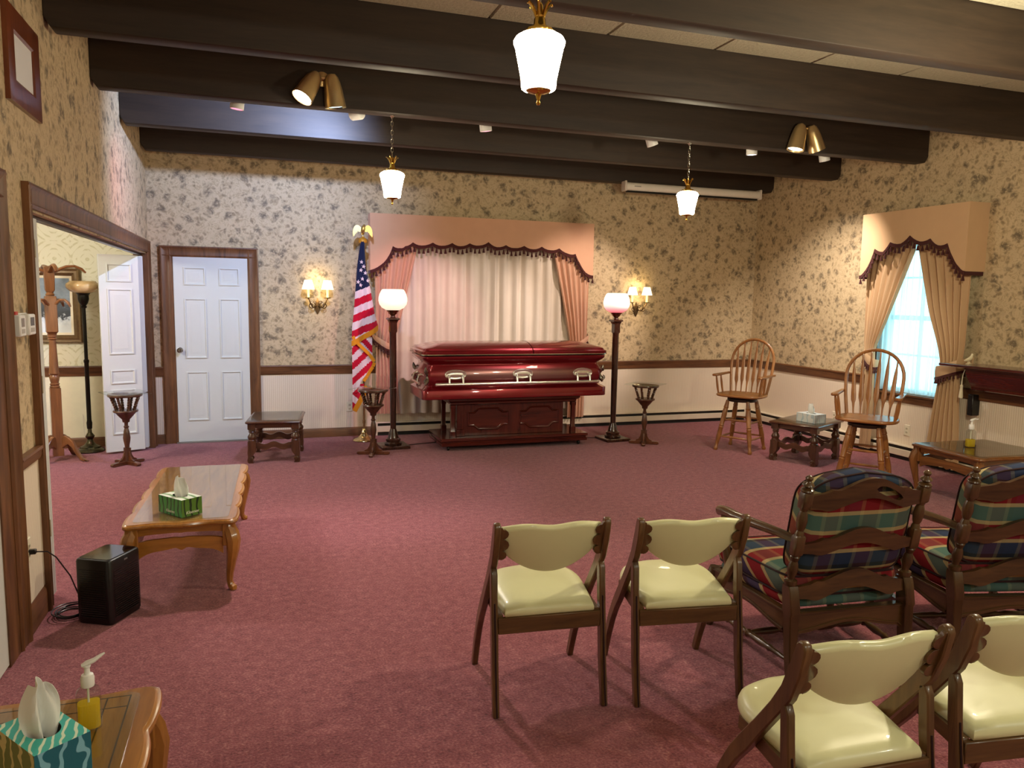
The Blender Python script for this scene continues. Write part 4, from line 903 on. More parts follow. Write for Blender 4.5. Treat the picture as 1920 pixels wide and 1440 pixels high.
m = MB(); m.lathe([(0, 1.63), (.07, 1.632), (.12, 1.65), (.15, 1.68), (.157, 1.705), (.15, 1.725), (.125, 1.742), (.12, 1.752), (.112, 1.748), (.14, 1.71), (.13, 1.67), (0, 1.645)], 30); obj('bowl_shade', m, plain('amber_glass', '#d9b986', .15, coat=.5, var=.2, scale=30), t, label='amber glass bowl')
m = MB(); m.tube([(-.03, -.02, .30), (-.05, -.03, .4), (-.045, -.03, .25), (-.04, -.03, .16), (-.02, -.02, .20)], .003, 5); obj('pull_cord', m, IVORYP, t)
t = thing('painting', 'framed snowy landscape painting on the wall of the next room', 'picture', (-2.2, YB, 1.2))
x0, x1, z0, z1 = -2.72, -1.72, 1.115, 1.885
def xzf(i, d): return [(x0+i, YB-d, z0+i), (x1-i, YB-d, z0+i), (x1-i, YB-d, z1-i), (x0+i, YB-d, z1-i)]
m = MB(); m.loft([xzf(0, .0), xzf(0, .035), xzf(.01, .05), xzf(.03, .04), xzf(.05, .045), xzf(.07, .028), xzf(.08, .02), xzf(.08, 0)], caps=(False, False)); obj('frame', m, plain('carved_frame', '#6b5538', .35, .4, var=.4, scale=40), t, world=True, smooth=20)
m = MB(); m.loft([xzf(.08, .01), xzf(.08, .022), xzf(.105, .012), xzf(.105, .01)], caps=(False, False)); obj('liner', m, plain('linen_liner', '#e2d9c0', .7), t, world=True)
m = MB(); m.box(x0+.1, x1-.1, YB-.012, YB-.006, z0+.1, z1-.1); obj('canvas', m, landscape(), t, loc=(0, 0, 0), world=True)
# ------------------------------------------------------------------ swivel stools
def stool():
    t = thing('swivel_stool', '', 'chair'); wz, wy = LOAK('z'), LOAK('y')
    for sx in (-1, 1):
        for sy in (-1, 1):
            p = lambda k: Vector((sx*(.115+.085*k), sy*(.115+.085*k), .56*(1-k)))
            ks = [0, .05, .12, .14, .16, .18, .3, .48, .5, .52, .54, .56, .7, .85, .93, .95, .97, 1]
            rs = [.016, .018, .021, .024, .019, .022, .024, .02, .024, .019, .024, .02, .023, .016, .014, .02, .02, .016]
            m = MB(); m.tube([p(k) for k in ks], [r*1.18 for r in rs], 10); obj('leg', m, wz, t)
    P = lambda sx, sy, k: Vector((sx*(.115+.085*k), sy*(.115+.085*k), .56*(1-k)))
    for a, b, k in (((-1, -1), (1, -1), .72), ((-1, 1), (1, 1), .72), ((-1, -1), (-1, 1), .74), ((1, -1), (1, 1), .74), ((-1, -1), (-1, 1), .42), ((1, -1), (1, 1), .42), ((-1, 1), (1, 1), .38), ((-1, -1), (1, -1), .38)):
        A, B_ = P(*a, k), P(*b, k); m = MB(); m.tube([A, A*.7+B_*.3, (A+B_)/2, A*.3+B_*.7, B_], [.008, .011, .013, .011, .008], 8); obj('stretcher', m, wy, t)
    m = MB(); m.lathe([(0, .548), (.155, .55), (.16, .558), (.16, .578), (.15, .585), (.12, .588), (.12, .603), (0, .604)], 28); obj('swivel_plate', m, plain('swivel_dark', '#2a1d14', .4), t)
    n = 40
    def lp(k, z, dish=0):
        o = []
        for i in range(n):
            a = 2*PI*i/n; s = lambda q, e: math.copysign(abs(q)**e, q)
            x = (.262-k)*s(cos(a), .55); y = (.225-k)*s(sin(a), .6) - .0; x *= 1-.08*(y < 0)*(-y/.225); o.append((x, y, z))
        return o
    m = MB(); m.loft([lp(.03, .60), lp(.006, .606), lp(0, .616), lp(.004, .628), lp(.02, .634), lp(.07, .630), lp(.14, .626)]); obj('seat', m, LOAK('x'), t, smooth=60)
    # hoop back
    def hoop(k):     # k 0..1 along the arch
        k2 = k if k <= .5 else 1-k
        if k2 < .3: t_ = k2/.3; x = .205+.037*sin(t_*PI/2); z = .62+.363*t_
        else: a = (k2-.3)/.2*PI/2; x = .242*cos(a); z = .983+.242*sin(a)
        y = -.165-.125*(z-.62)/.605; return Vector((-x if k <= .5 else x, y, z))
    m = MB(); m.tube([hoop(k/40) for k in range(41)], .0155, 10, .8, up=(0, 1, 0)); obj('back_hoop', m, wz, t)
    for i in range(6):
        u = -1+2*(i+.5)/6; xb = u*.18; xt = u*.222
        zt = None
        for k in range(200):
            q = hoop(k/199)
            if q.x >= xt: zt = q; break
        A = Vector((xb, -.165, .625)); B_ = Vector(zt); ks = [0, .12, .2, .26, .32, .5, .7, .78, .86, 1]; ws = [.0075, .008, .012, .021, .0225, .019, .016, .013, .008, .007]
        m = MB(); m.tube([A.lerp(B_, k) for k in ks], ws, 8, [min(1., .0065/w) for w in ws], up=(0, 1, 0)); obj('back_slat', m, wz, t, label='arrow shaped back slat')
    for s in (-1, 1):
        m = MB(); m.prism([(-.235, -.02), (-.19, -.022), (.05, -.03), (.14, -.036), (.175, -.028), (.185, 0), (.175, .028), (.14, .034), (.05, .024), (-.235, .016)], lambda u, w, k: (s*(.262+w*.9), u, .835+k-.04*(u+.0)*.3), -.011, .011); obj('arm', m, wy, t, bevel=.004)
        for y in (.0, .115):
            m = MB(); m.tube([(s*.235, y-.01, .625), (s*.243, y, .69), (s*.252, y+.004, .76), (s*.26, y+.01, .828)], [.009, .0125, .0125, .008], 8); obj('arm_spindle', m, wz, t)
    return t
s1 = stool(); s1.location = (5.11, 7.08, 0); s1.rotation_euler.z = R(121.5); s1['label'] = 'golden oak hoop-back swivel stool in the back right corner'; s1['group'] = 'oak swivel stools'
dup(s1, (5.21, 5.36, 0), R(127), 'golden oak hoop-back swivel stool in front of the right window')
# ------------------------------------------------------------------ coffee and side tables
def serp(hx, hy, k=0., n=40, amp=.014, nl=3):
    o = []
    ear = .045
    def edge(L, cnt, N):
        r = []
        for i in range(N):
            s = -1+2*i/N; d = amp*1.3*(abs(sin(PI*cnt*(s+1)/2))**.55-1) if cnt > 2 else amp*(cos(PI*cnt*s)-1)*.7
            e = abs(s)
            r.append((s*L, d))
        return r
    A = edge(hx, 2, 24); B_ = edge(hy, nl, n)
    cut = .0
    for s, d in A: o.append((s*1.0, -hy-d))
    for s, d in B_: o.append((hx+d, s))
    for s, d in A: o.append((-s, hy+d))
    for s, d in B_: o.append((-hx-d, -s))
    res = []
    for x, y in o:
        ax, ay = abs(x), abs(y); c = .05
        # round the corners
        qx, qy = ax-(hx-c), ay-(hy-c)
        if qx > 0 and qy > 0:
            l = math.hypot(qx, qy)
            if l > c: ax, ay = hx-c+qx*c/l, hy-c+qy*c/l
        x, y = math.copysign(ax, x), math.copysign(ay, y)
        res.append((x*(1-k/hx), y*(1-k/hy)))
    return res
def lp_(pts, z): return [(x, y, z) for x, y in pts]
def cab_leg(x, y, sx, sy, h, wood_m, t, s=1.):
    d = Vector((sx, sy, 0)).normalized(); P = lambda o, z: Vector((x, y, z))+d*o*s
    m = MB(); m.tube([P(0, h), P(.004, h*.93), P(.022, h*.85), P(.034, h*.75), P(.03, h*.62), P(.014, h*.42), P(.0, h*.24), P(-.004, h*.12), P(.008, h*.05), P(.024, .012), P(.026, 0)], [.034, .036, .04, .04, .034, .026, .020, .017, .019, .022, .017], 8, up=(d.x, d.y, 0))
    obj('leg', m, wood_m, t)
def apron_poly(L, z0, z1, dep, lobes=1):
    lo = []
    for i in range(33):
        s = -1+2*i/32; e = abs(s); z = z0 + dep*(e**3) - dep*.35*(cos(PI*2*s)*.5-.5)*(1-e) ; z -= dep*.35*math.exp(-(s/.09)**2)*-1
        lo.append((s*L, z))
    return lo
def table(name, label, loc, rot, hx, hy, h, wmat, nl=3, glass=True, lower=True, inset=.055):
    t = thing(name, label, 'table', loc, rot)
    wy = wmat('y'); wx = wmat('x'); wz = wmat('z')
    m = MB(); m.loft([lp_(serp(hx, hy, .016, nl=nl), h-.03), lp_(serp(hx, hy, .004, nl=nl), h-.026), lp_(serp(hx, hy, 0, nl=nl), h-.016), lp_(serp(hx, hy, .003, nl=nl), h-.007), lp_(serp(hx, hy, .012, nl=nl), h-.004), lp_(serp(hx, hy, .016, nl=nl), h)]); obj('tabletop', m, wy, t, smooth=30)
    if glass:
        m = MB(); m.loft([rr(hx-.055, hy-.05, .03, 3, h+.0005), rr(hx-.055, hy-.05, .03, 3, h+.0065)]); obj('glass_top', m, GLASS, t, label='clear glass sheet on the top')
    lx, ly = hx-inset, hy-inset
    for sx in (-1, 1):
        for sy in (-1, 1):
            cab_leg(sx*lx, sy*ly, sx, sy, h-.03-.0, wz, t)
            m = MB(); m.loft([rr(.032, .032, .004, 1, z, sx*lx, sy*ly) for z in (h-.15, h-.03)]); obj('leg_block', m, wz, t)
    for s in (-1, 1):
        for (L, fn, mm) in ((lx-.03, lambda u, w, k: (u, s*ly+k, w), wx), (ly-.03, lambda u, w, k: (s*lx+k, u, w), wy)):
            lo = apron_poly(L, h-.062, h, -.012); m = MB(); m.prism(lo+[(L, h-.03), (-L, h-.03)], fn, -.012, .012); obj('apron', m, mm, t)
            if lower:
                up = [(u, w-.028) for u, w in apron_poly(L, h-.062, h, -.02)]; dn = [(u, w-.075) for u, w in apron_poly(L, h-.07, h, -.055)]
                m = MB(); m.prism(dn+up[::-1], fn, -.011, .011); obj('lower_rail', m, mm, t, label='serpentine rail under the apron')
    return t
ct = table('coffee_table', 'long cherry coffee table with scalloped edge and glass top along the left wall', (-.393, 5.075, 0), R(-1.8), .300, .735, .412, CHERRY, nl=5)
st = table('side_table', 'cherry side table with glass top beside the right drape', (5.80, 4.68, 0), R(-2), .42, .36, .45, DCHERRY, nl=3)
nt = table('side_table', 'cherry side table with inlaid top and scalloped edge in the bottom corner', (-.651, 1.885, 0), 0., .385, .36, .555, CHERRY, nl=3, glass=True, lower=False)
m = MB()
for k in (.075, .085):
    pass
INL = plain('inlay_dark', '#3a1f0c', .4)
m.loft([rr(.30, .30, .002, 1, .5552), rr(.30, .30, .002, 1, .5556)], caps=(True, True)); 
m = MB(); a, b = .302, .306
for (x0, x1, y0, y1) in ((-b, b, a, b), (-b, b, -b, -a), (a, b, -a, a), (-b, -a, -a, a)): m.box(x0, x1, y0, y1, .5548, .5554)
obj('inlay_line', m, INL, nt)
m = MB(); m.box(.245, .249, -.302, .302, .5548, .5554); m.box(-.302, .302, .245, .249, .5548, .5554); obj('inlay_line', m, INL, nt)
# ------------------------------------------------------------------ tissue boxes
def tissue_box(label, loc, rot, hx, hy, h, mats, hole, seed, th=.12, tw=.05, lean=(0, 0)):
    t = thing('tissue_box', label, 'tissue box', loc, rot); n = 48
    sq = []
    for k in range(n):
        a = 2*PI*k/n; c, s = cos(a), sin(a); q = 1/max(abs(c)/hx, abs(s)/hy); sq.append((c*q, s*q))
    # put the exact corners in
    for cx, cy in ((hx, hy), (-hx, hy), (-hx, -hy), (hx, -hy)):
        i = min(range(n), key=lambda k: (sq[k][0]-cx)**2+(sq[k][1]-cy)**2); sq[i] = (cx, cy)
    el = [(hole[0]*cos(2*PI*k/n), hole[1]*sin(2*PI*k/n)) for k in range(n)]
    m = MB(); m.loft([lp_(sq, 0), lp_(sq, h)], caps=(True, False)); m.loft([lp_(sq, h), lp_(el, h), lp_(el, h-.002)], caps=(False, False)); m.loft([lp_(el, h-.002), lp_([(x*.9, y*.9) for x, y in sq], h-.03), lp_([(x*.9, y*.9) for x, y in sq], h-.05)], caps=(False, True))
    nf = n
    mi = []
    for i, f in enumerate(m.f):
        cs = Vector((0, 0, 0))
        for q in f: cs += Vector(m.v[q])
        cs /= len(f); r_ = .9
        if abs(cs.z-h) < 1e-4: mi.append(0)
        elif abs(cs.x) > hx*.985: mi.append(1)
        elif abs(cs.y) > hy*.985: mi.append(2)
        else: mi.append(3)
    m.mi = mi; obj('carton', m, mats, t, smooth=20)
    rnd = random.Random(seed); m = MB()
    def f(u, v):
        w = tw*(.42+.62*sin(PI*min(1, v*.82+.06)))*(1-.22*v*v); x = (u-.5)*2*w
        y = .016*sin(u*7+seed)*(1-.3*v)+.012*sin(u*13+2*seed+v*3); z = h-.03+(th+.03)*v*(1-.30*abs(u-.32)**1.3*v+.03*sin(u*11+seed)*v)
        return (x*.85+lean[0]*v, y+lean[1]*v*v, z)
    m.grid(f, 18, 14); obj('tissue', m, TISSUE, t, solid=.0012, smooth=60, label='white tissue pulled up from the box'); return t
GREY = plain('carton_inside', '#7d7b74', .8)
tb = tissue_box('teal leaf-patterned tissue box on the nearest side table', (-.47, 1.83, .5625), R(37), .058, .093, .122, [leafprint('leaf_turquoise', '#3fb9b2', '#dff0d8', 16, .6), leafprint('leaf_olive', '#7c8c5c', '#e0d9a8', 24, .3), leafprint('leaf_blue', '#1f6579', '#7fb9cf', 17, 1.1), GREY], (.034, .045), 3, .120, .050)
tb['group'] = 'tissue boxes'
g = tissue_box('green and white tissue box on the long coffee table', (-.428, 4.543, .419), R(38), .0625, .11, .098, [leafprint('green_top', '#dfe6d8', '#6c9a5a', 5), leafprint('green_side', '#3f9a4a', '#143c1c', 9, 1.2), leafprint('olive_side', '#55822f', '#173216', 9, .5), GREY], (.03, .055), 5, .112, .052)
g['group'] = 'tissue boxes'
def letters(txt, par, loc, rot, size, mat):
    cu = bpy.data.curves.new('lettering', 'FONT'); cu.body = txt; cu.size = size; cu.extrude = .0004; cu.align_x = 'CENTER'
    cu.shear = .3; tmp = bpy.data.objects.new('lettering_curve', cu); COL.objects.link(tmp)
    dg = bpy.context.evaluated_depsgraph_get(); me = bpy.data.meshes.new_from_object(tmp.evaluated_get(dg)); bpy.data.objects.remove(tmp)
    me.materials.clear(); o = bpy.data.objects.new('lettering', me); COL.objects.link(o); me.materials.append(mat); o.parent = par; o.location = loc; o.rotation_euler = rot;
WT = plain('print_white', '#eef0ea', .5, var=.01)
letters('Kleenex', g, (.0, -.1106, .014), (PI/2, 0, 0), .024, WT)
letters('Kleenex', g, (-.0631, .0, .014), (PI/2, 0, -PI/2), .024, WT)
WB = leafprint('pale_carton', '#dfe4e2', '#b9cfd6', 12, .4)
wbx = tissue_box('white tissue box on the end table between the stools', (5.42, 6.33, .4265), R(8), .08, .118, .088, [plain('carton_top', '#e4e8ea', .5), WB, WB, GREY], (.03, .06), 8, .105, .056); wbx['group'] = 'tissue boxes'
# ------------------------------------------------------------------ soap and sanitizer bottles
def bottle(label, loc, rot, s, fill, liquid, neck):
    t = thing('pump_bottle', label, 'bottle', loc, rot, 'pump bottles')
    PL = thin_glass('clear_plastic', (.95, .97, .95), .93, .05); w, d = .029*s, .022*s; H = .118*s
    q = lambda k, z: rr(w-k, d-k, .012*s, 3, z)
    m = MB(); m.loft([q(.004*s, 0), q(0, .004*s), q(0, H*.85), q(.004*s, H*.93), q(.012*s, H)], caps=(True, True)); obj('bottle_body', m, PL, t)
    m = MB(); m.loft([q(.005*s, .005*s), q(.003*s, .008*s), q(.003*s, H*fill)]); obj('liquid', m, liquid, t, label='yellow liquid')
    m = MB(); m.lathe([(0, H), (.0155*s, H), (.0165*s, H+.004*s), (.0165*s, H+.024*s), (.014*s, H+.032*s), (.0075*s, H+.034*s), (.0065*s, H+.05*s), (.009*s, H+.053*s), (.009*s, H+.058*s), (0, H+.058*s)], 18); obj('cap', m, WHITEPL, t)
    m = MB(); m.tube([(-.012*s, 0, H+.058*s), (0, 0, H+.062*s), (.018*s, 0, H+.068*s), (.034*s, 0, H+.078*s+neck*s), (.042*s, 0, H+.082*s+neck*s)], [.006*s, .010*s, .008*s, .0055*s, .003*s], 8, .75); obj('pump_spout', m, WHITEPL, t)
    m = MB(); m.tube([(0, 0, H), (0, 0, H*.1)], .0028*s, 6); obj('dip_tube', m, plain('tube_clear', '#e8ead8', .4), t)
    return t
LIQ = NT('yellow_soap'); LIQ.col(C('#f3dc3c')); LIQ.b.inputs['Roughness'].default_value = .15; LIQ.b.inputs['Transmission Weight'].default_value = .25
_tl = LIQ.new('ShaderNodeBsdfTranslucent'); _tl.inputs[0].default_value = C('#ffe640'); _mx = LIQ.new('ShaderNodeMixShader'); _mx.inputs[0].default_value = .5
LIQ.link(LIQ.b.outputs[0], _mx.inputs[1]); LIQ.link(_tl.outputs[0], _mx.inputs[2]); LIQ.link(_mx.outputs[0], LIQ.out.inputs[0]); LIQ = LIQ.m
bottle('clear pump bottle of yellow soap on the nearest side table', (-.418, 2.03, .5625), R(10), .95, .62, LIQ, 0)
bottle('clear pump bottle with a little yellow sanitizer beside the right drape', (5.70, 4.72, .457), R(-20), 1.3, .45, LIQ, -.012)
# ------------------------------------------------------------------ black heater with cord
t = thing('space_heater', 'black box space heater on the carpet by the left wall', 'heater', (-.74, 4.18, 0), R(-28))
hx, hy, hh = .098, .118, .335
m = MB(); m.loft([rr(hx-.008, hy-.008, .02, 4, 0), rr(hx-.003, hy-.003, .022, 4, .006), rr(hx-.003, hy-.003, .022, 4, .012), rr(hx, hy, .022, 4, .016), rr(hx, hy, .022, 4, hh-.012), rr(hx-.003, hy-.003, .022, 4, hh-.004), rr(hx-.010, hy-.010, .02, 4, hh)]); obj('housing', m, plain('heater_black', '#0d0d0e', .32, var=.1), t)
m = MB(); m.loft([rr(hx-.012, hy-.012, .02, 4, hh), rr(hx-.012, hy-.012, .02, 4, hh+.002)]); obj('top_panel', m, BLACKG, t, label='glossy black top')
m = MB()
for k in range(22): m.box(hx-.001, hx+.002, -hy+.028, hy-.028, .035+k*.0115, .040+k*.0115)
obj('grille', m, plain('grille_black', '#141415', .25), t, kind='stuff')
m = MB()
for k in range(22): m.box(-hx+.028, hx-.028, -hy-.002, -hy+.001, .035+k*.0115, .040+k*.0115)
obj('grille', m, MATS['grille_black'], t, kind='stuff')
m = MB(); m.box(hx-.001, hx+.0015, -.012, .012, hh-.03, hh-.022); obj('logo_plate', m, plain('logo_grey', '#6d6d70', .3), t)
t2 = thing('power_cord', 'black heater cord plugged into the left wall and coiled on the carpet', 'cord', (-.95, 4.2, 0))
m = MB(); pts = [(XL+.04, 4.06, .405), (XL+.09, 4.065, .40), (-.95, 4.09, .36), (-.90, 4.12, .25), (-.875, 4.15, .14), (-.872, 4.17, .07), (-.878, 4.19, .04)]
m.tube([Vector(p)-Vector((-.95, 4.2, 0)) for p in pts], .0032, 6)
rnd = random.Random(4)
for k in range(5):
    a0 = rnd.uniform(0, 6); r_ = .06+.006*k; cx, cy = -.925+rnd.uniform(-.012, .012)+.95, 4.25+rnd.uniform(-.015, .015)-4.2
    m.tube([(cx+r_*cos(a), cy+r_*1.15*sin(a), .006+.006*k) for a in [a0+2*PI*q/20 for q in range(20)]], .0032, 6, closed=True)
obj('cable', m, BLACKP, t2)
m = MB(); m.box(XL+.012-(-.95), XL+.045+.95, 4.06-4.2-.012, 4.06-4.2+.012, .395, .418); obj('plug', m, BLACKP, t2, bevel=.003)
# ------------------------------------------------------------------ plaid ladder-back armchairs
def armchair():
    t = thing('armchair', '', 'chair'); wz, wx, wy = ARMW('z'), ARMW('x'), ARMW('y'); w = .292
    yb = lambda z: interp([(0, -.285), (.303, -.272), (.449, -.254), (.663, -.296), (.93, -.344)], z)
    for s in (-1, 1):
        x = s*w
        m = MB()
        m.loft([rr(.018, .022, .004, 1, 0, x, -.300), rr(.020, .025, .004, 1, .12, x, -.282), rr(.023, .029, .004, 1, .295, x, -.272), rr(.024, .036, .004, 1, .31, x, -.272), rr(.024, .032, .004, 1, .40, x, -.258), rr(.024, .026, .004, 1, .425, x, -.254)])
        m.lathe([(0, .42), (.024, .422), (.028, .435), (.028, .447), (.016, .455), (0, .456)], 16, (x, -.254, 0))
        obj('rear_leg', m, wz, t)
        m = MB(); ks = [.445, .46, .48, .50, .525, .54, .55, .562, .57]; rs = [.017, .015, .020, .024, .020, .015, .019, .022, .015]
        ks += [.655, .66, .675, .685, .70, .73, .76, .775, .785]; rs += [.015, .021, .018, .014, .020, .024, .020, .015, .019]
        ks += [.858, .862, .868, .874, .880, .885, .892, .900, .906, .910, .916, .924, .931, .936]; rs += [.02, .026, .029, .026, .012, .017, .026, .022, .012, .010, .015, .017, .011, .003]
        m.tube([(x, yb(z), z) for z in ks], rs, 12)
        for z0, z1 in ((.565, .662), (.785, .862)): m.loft([rr(.0225-i, .0225-i, .006, 2, z, x, yb(z)) for z, i in ((z0, .004), (z0+.008, 0), (z1-.008, 0), (z1, .004))])
        obj('back_post', m, wz, t)
    def rail(zc, hgt, arch, slot=False):
        n = 36; up = []; dn = []
        for i in range(n+1):
            u = -1+2*i/n; a = abs(u); bow = cos(PI*min(1, a/.62)*.5)**1.3 if a < .62 else 0
            sc = .010*math.exp(-((a-.66)/.07)**2)
            up.append((u*(w-.02), zc+hgt/2+arch*bow+sc-.018*max(0, a-.62)/.38)); dn.append((u*(w-.02), zc-hgt/2+arch*.8*bow-.014*max(0, a-.62)/.38*0-.008*math.exp(-((a-.7)/.1)**2)))
        cv = lambda u: .030*(1-(u/w)**2)
        fn = lambda u, z, k: (u, yb(z)-cv(u)+k, z); m = MB()
        if not slot: m.prism(dn+up[::-1], fn, -.011, .011)
        else:
            c0, c1 = 19, 29
            zm = [(a+b)/2-.004 for (_, a), (_, b) in zip(up, dn)]
            sl = []
            for i in range(n+1):
                k = (i-(c0+c1)/2)/((c1-c0)/2); h = .021*math.sqrt(max(0, 1-k*k)) if abs(k) < 1 else 0; sl.append((zm[i]+h, zm[i]-h))
            for i0, i1 in ((0, c0), (c1, n)): m.prism(dn[i0:i1+1]+up[i0:i1+1][::-1], fn, -.011, .011)
            rg = range(c0, c1+1)
            m.prism([(up[i][0], sl[i][0]) for i in rg]+[up[i] for i in rg][::-1], fn, -.011, .011); m.prism([dn[i] for i in rg]+[(up[i][0], sl[i][1]) for i in rg][::-1], fn, -.011, .011)
        return m
    obj('ladder_rail', rail(.822, .080, .058, True), wx, t, label='top rail with a hand slot', smooth=30); obj('ladder_rail', rail(.607, .062, .055), wx, t, smooth=30); obj('ladder_rail', rail(.402, .068, .060), wx, t, smooth=30)
    # seat frame: loops of the apron
    fx, fy, ry = .345, .315, -.262
    for (A, B_, n) in (((-w+.02, ry), (w-.02, ry), 'r'), ((-fx, fy), (fx, fy), 'f')):
        m = MB(); lo = [(A[0]+(B_[0]-A[0])*i/24, .224-.018*cos(2*PI*i/24*1)-.018*(i in (0, 24))) for i in range(25)]
        m.prism(lo+[(B_[0], .307), (A[0], .307)], lambda u, z, k: (u, A[1]+k, z), -.016, .016); m.tube([(u, A[1]+(-.018 if n == 'r' else .018), z+.014) for u, z in lo], .005, 6); m.tube([(A[0], A[1]+(-.016 if n == 'r' else .016), .300), (B_[0], A[1]+(-.016 if n == 'r' else .016), .300)], .006, 6); obj('seat_rail', m, wx, t)
    for s in (-1, 1):
        A = Vector((s*w, -.24, 0)); B_ = Vector((s*fx, fy-.01, 0)); m = MB(); lo = [(i/24, .224-.018*cos(2*PI*i/24)) for i in range(25)]
        fn = lambda u, z, k: (A.x+(B_.x-A.x)*u+k, A.y+(B_.y-A.y)*u, z); m.prism(lo+[(1, .307), (0, .307)], fn, -.016, .016); m.tube([fn(u, z+.014, s*.018) for u, z in lo], .005, 6); m.tube([fn(0, .300, s*.016), fn(1, .300, s*.016)], .006, 6); obj('seat_rail', m, wy, t)
        x = s*.348; m = MB()
        m.tube([(x-s*.002, .312, .31), (x, .315, .28), (x+s*.014, .328, .24), (x+s*.010, .325, .18), (x-s*.0, .315, .10), (x-s*.002, .313, .05), (x+s*.008, .322, .018), (x+s*.010, .324, 0)], [.024, .030, .036, .030, .022, .018, .022, .02], 10); obj('front_leg', m, wz, t)
        m = MB(); xa, xb = s*.30, s*.345
        m.tube([(s*w, yb(.63)+.02, .632), (s*(w+.02), -.20, .640), (s*(w+.05), -.05, .638), (s*(w+.07), .10, .632), (s*(w+.072), .20, .630), (s*(w+.066), .255, .622), (s*(w+.066), .27, .60)], [.021, .024, .027, .029, .031, .030, .016], 10, .8); obj('arm', m, wy, t)
        m = MB(); m.tube([(s*.345, .16, .29), (s*.352, .165, .38), (s*.362, .20, .48), (s*.366, .21, .55), (s*.364, .205, .618)], [.022, .024, .018, .015, .02], 10); obj('arm_support', m, wz, t)
        m = MB(); P0 = Vector((s*(w+.0), -.28, .085)); P1 = Vector((s*.345, .31, .085)); ks = [0, .1, .2, .23, .26, .34, .44, .47, .5, .53, .56, .66, .74, .77, .8, .9, 1]; rs = [.008, .011, .012, .018, .013, .019, .015, .012, .021, .012, .015, .019, .013, .018, .012, .011, .008]
        m.tube([P0.lerp(P1, k) for k in ks], rs, 10); obj('stretcher', m, wy, t, label='turned side stretcher')
    ks = [0, .1, .2, .25, .3, .4, .47, .5, .53, .6, .7, .75, .8, .9, 1]; rs = [.010, .016, .018, .012, .02, .022, .013, .02, .013, .022, .02, .012, .018, .016, .010]
    for z, y, x in ((.19, .315, .335), (.085, .02, .318)):
        m = MB(); m.tube([Vector((-x, y, z)).lerp(Vector((x, y, z)), k) for k in ks], rs, 10); obj('stretcher', m, wx, t, label='turned cross stretcher')
    m = MB(); trap = lambda p: (p.x*(1+.10*p.y/.28), p.y, p.z)
    m.cushion(.318, .275, .032, (0, .032, .328), .22, .5, warp=trap); obj('seat_deck', m, PLAID, t, smooth=70)
    m = MB(); m.cushion(.325, .285, .062, (0, .045, .402), .22, .42, 40, 14, trap); sc = obj('seat_cushion', m, PLAID, t, smooth=70, label='plaid loose seat cushion')
    for dz in (.045, -.045):
        sg = lambda a, p: math.copysign(abs(a)**p, a); kk = .90; m = MB()
        m.tube([(.325*kk*1.075*sg(cos(a), .22)*(1+.10*.285*sg(sin(a), .22)/.28), .045+.285*kk*1.075*sg(sin(a), .22), .402+dz) for a in [2*PI*k/64 for k in range(64)]], .005, 6, closed=True); obj('piping', m, PIPING, sc)
    # back cushion: arched top, leaning on the ladder
    def bloop(k, d):
        o = []; n = 56
        for i in range(n):
            a = 2*PI*i/n; c, s_ = cos(a), sin(a); sg = lambda q, e: math.copysign(abs(q)**e, q)
            x = (.272-k)*sg(c, .30); v = (.222-k)*sg(s_, .30); z = .668+v
            if v > 0: z += .045*cos(min(1, abs(x)/.25)*PI/2)**1.2*(v/.222)
            o.append((x, yb(z)+.055+d-.0*abs(x), z))
        return o
    m = MB(); m.loft([bloop(.10, -.058), bloop(.04, -.050), bloop(.010, -.036), bloop(0, -.015), bloop(0, .045), bloop(.012, .07), bloop(.04, .085), bloop(.10, .095)]); bc = obj('back_cushion', m, PLAID, t, smooth=70, label='plaid arched back cushion')
    for k, d in ((.004, -.03), (.004, .06)): m = MB(); m.tube(bloop(k, d), .005, 6, closed=True); obj('piping', m, PIPING, bc)
    return t
a1 = armchair(); a1.location = (2.506, 2.85, 0); a1.rotation_euler.z = R(-5.4); a1['label'] = 'plaid ladder-back armchair between the folding chairs and the other armchair'; a1['group'] = 'plaid armchairs'
dup(a1, (3.407, 2.731, 0), R(-14.5), 'plaid ladder-back armchair cut off by the right edge of the photo')
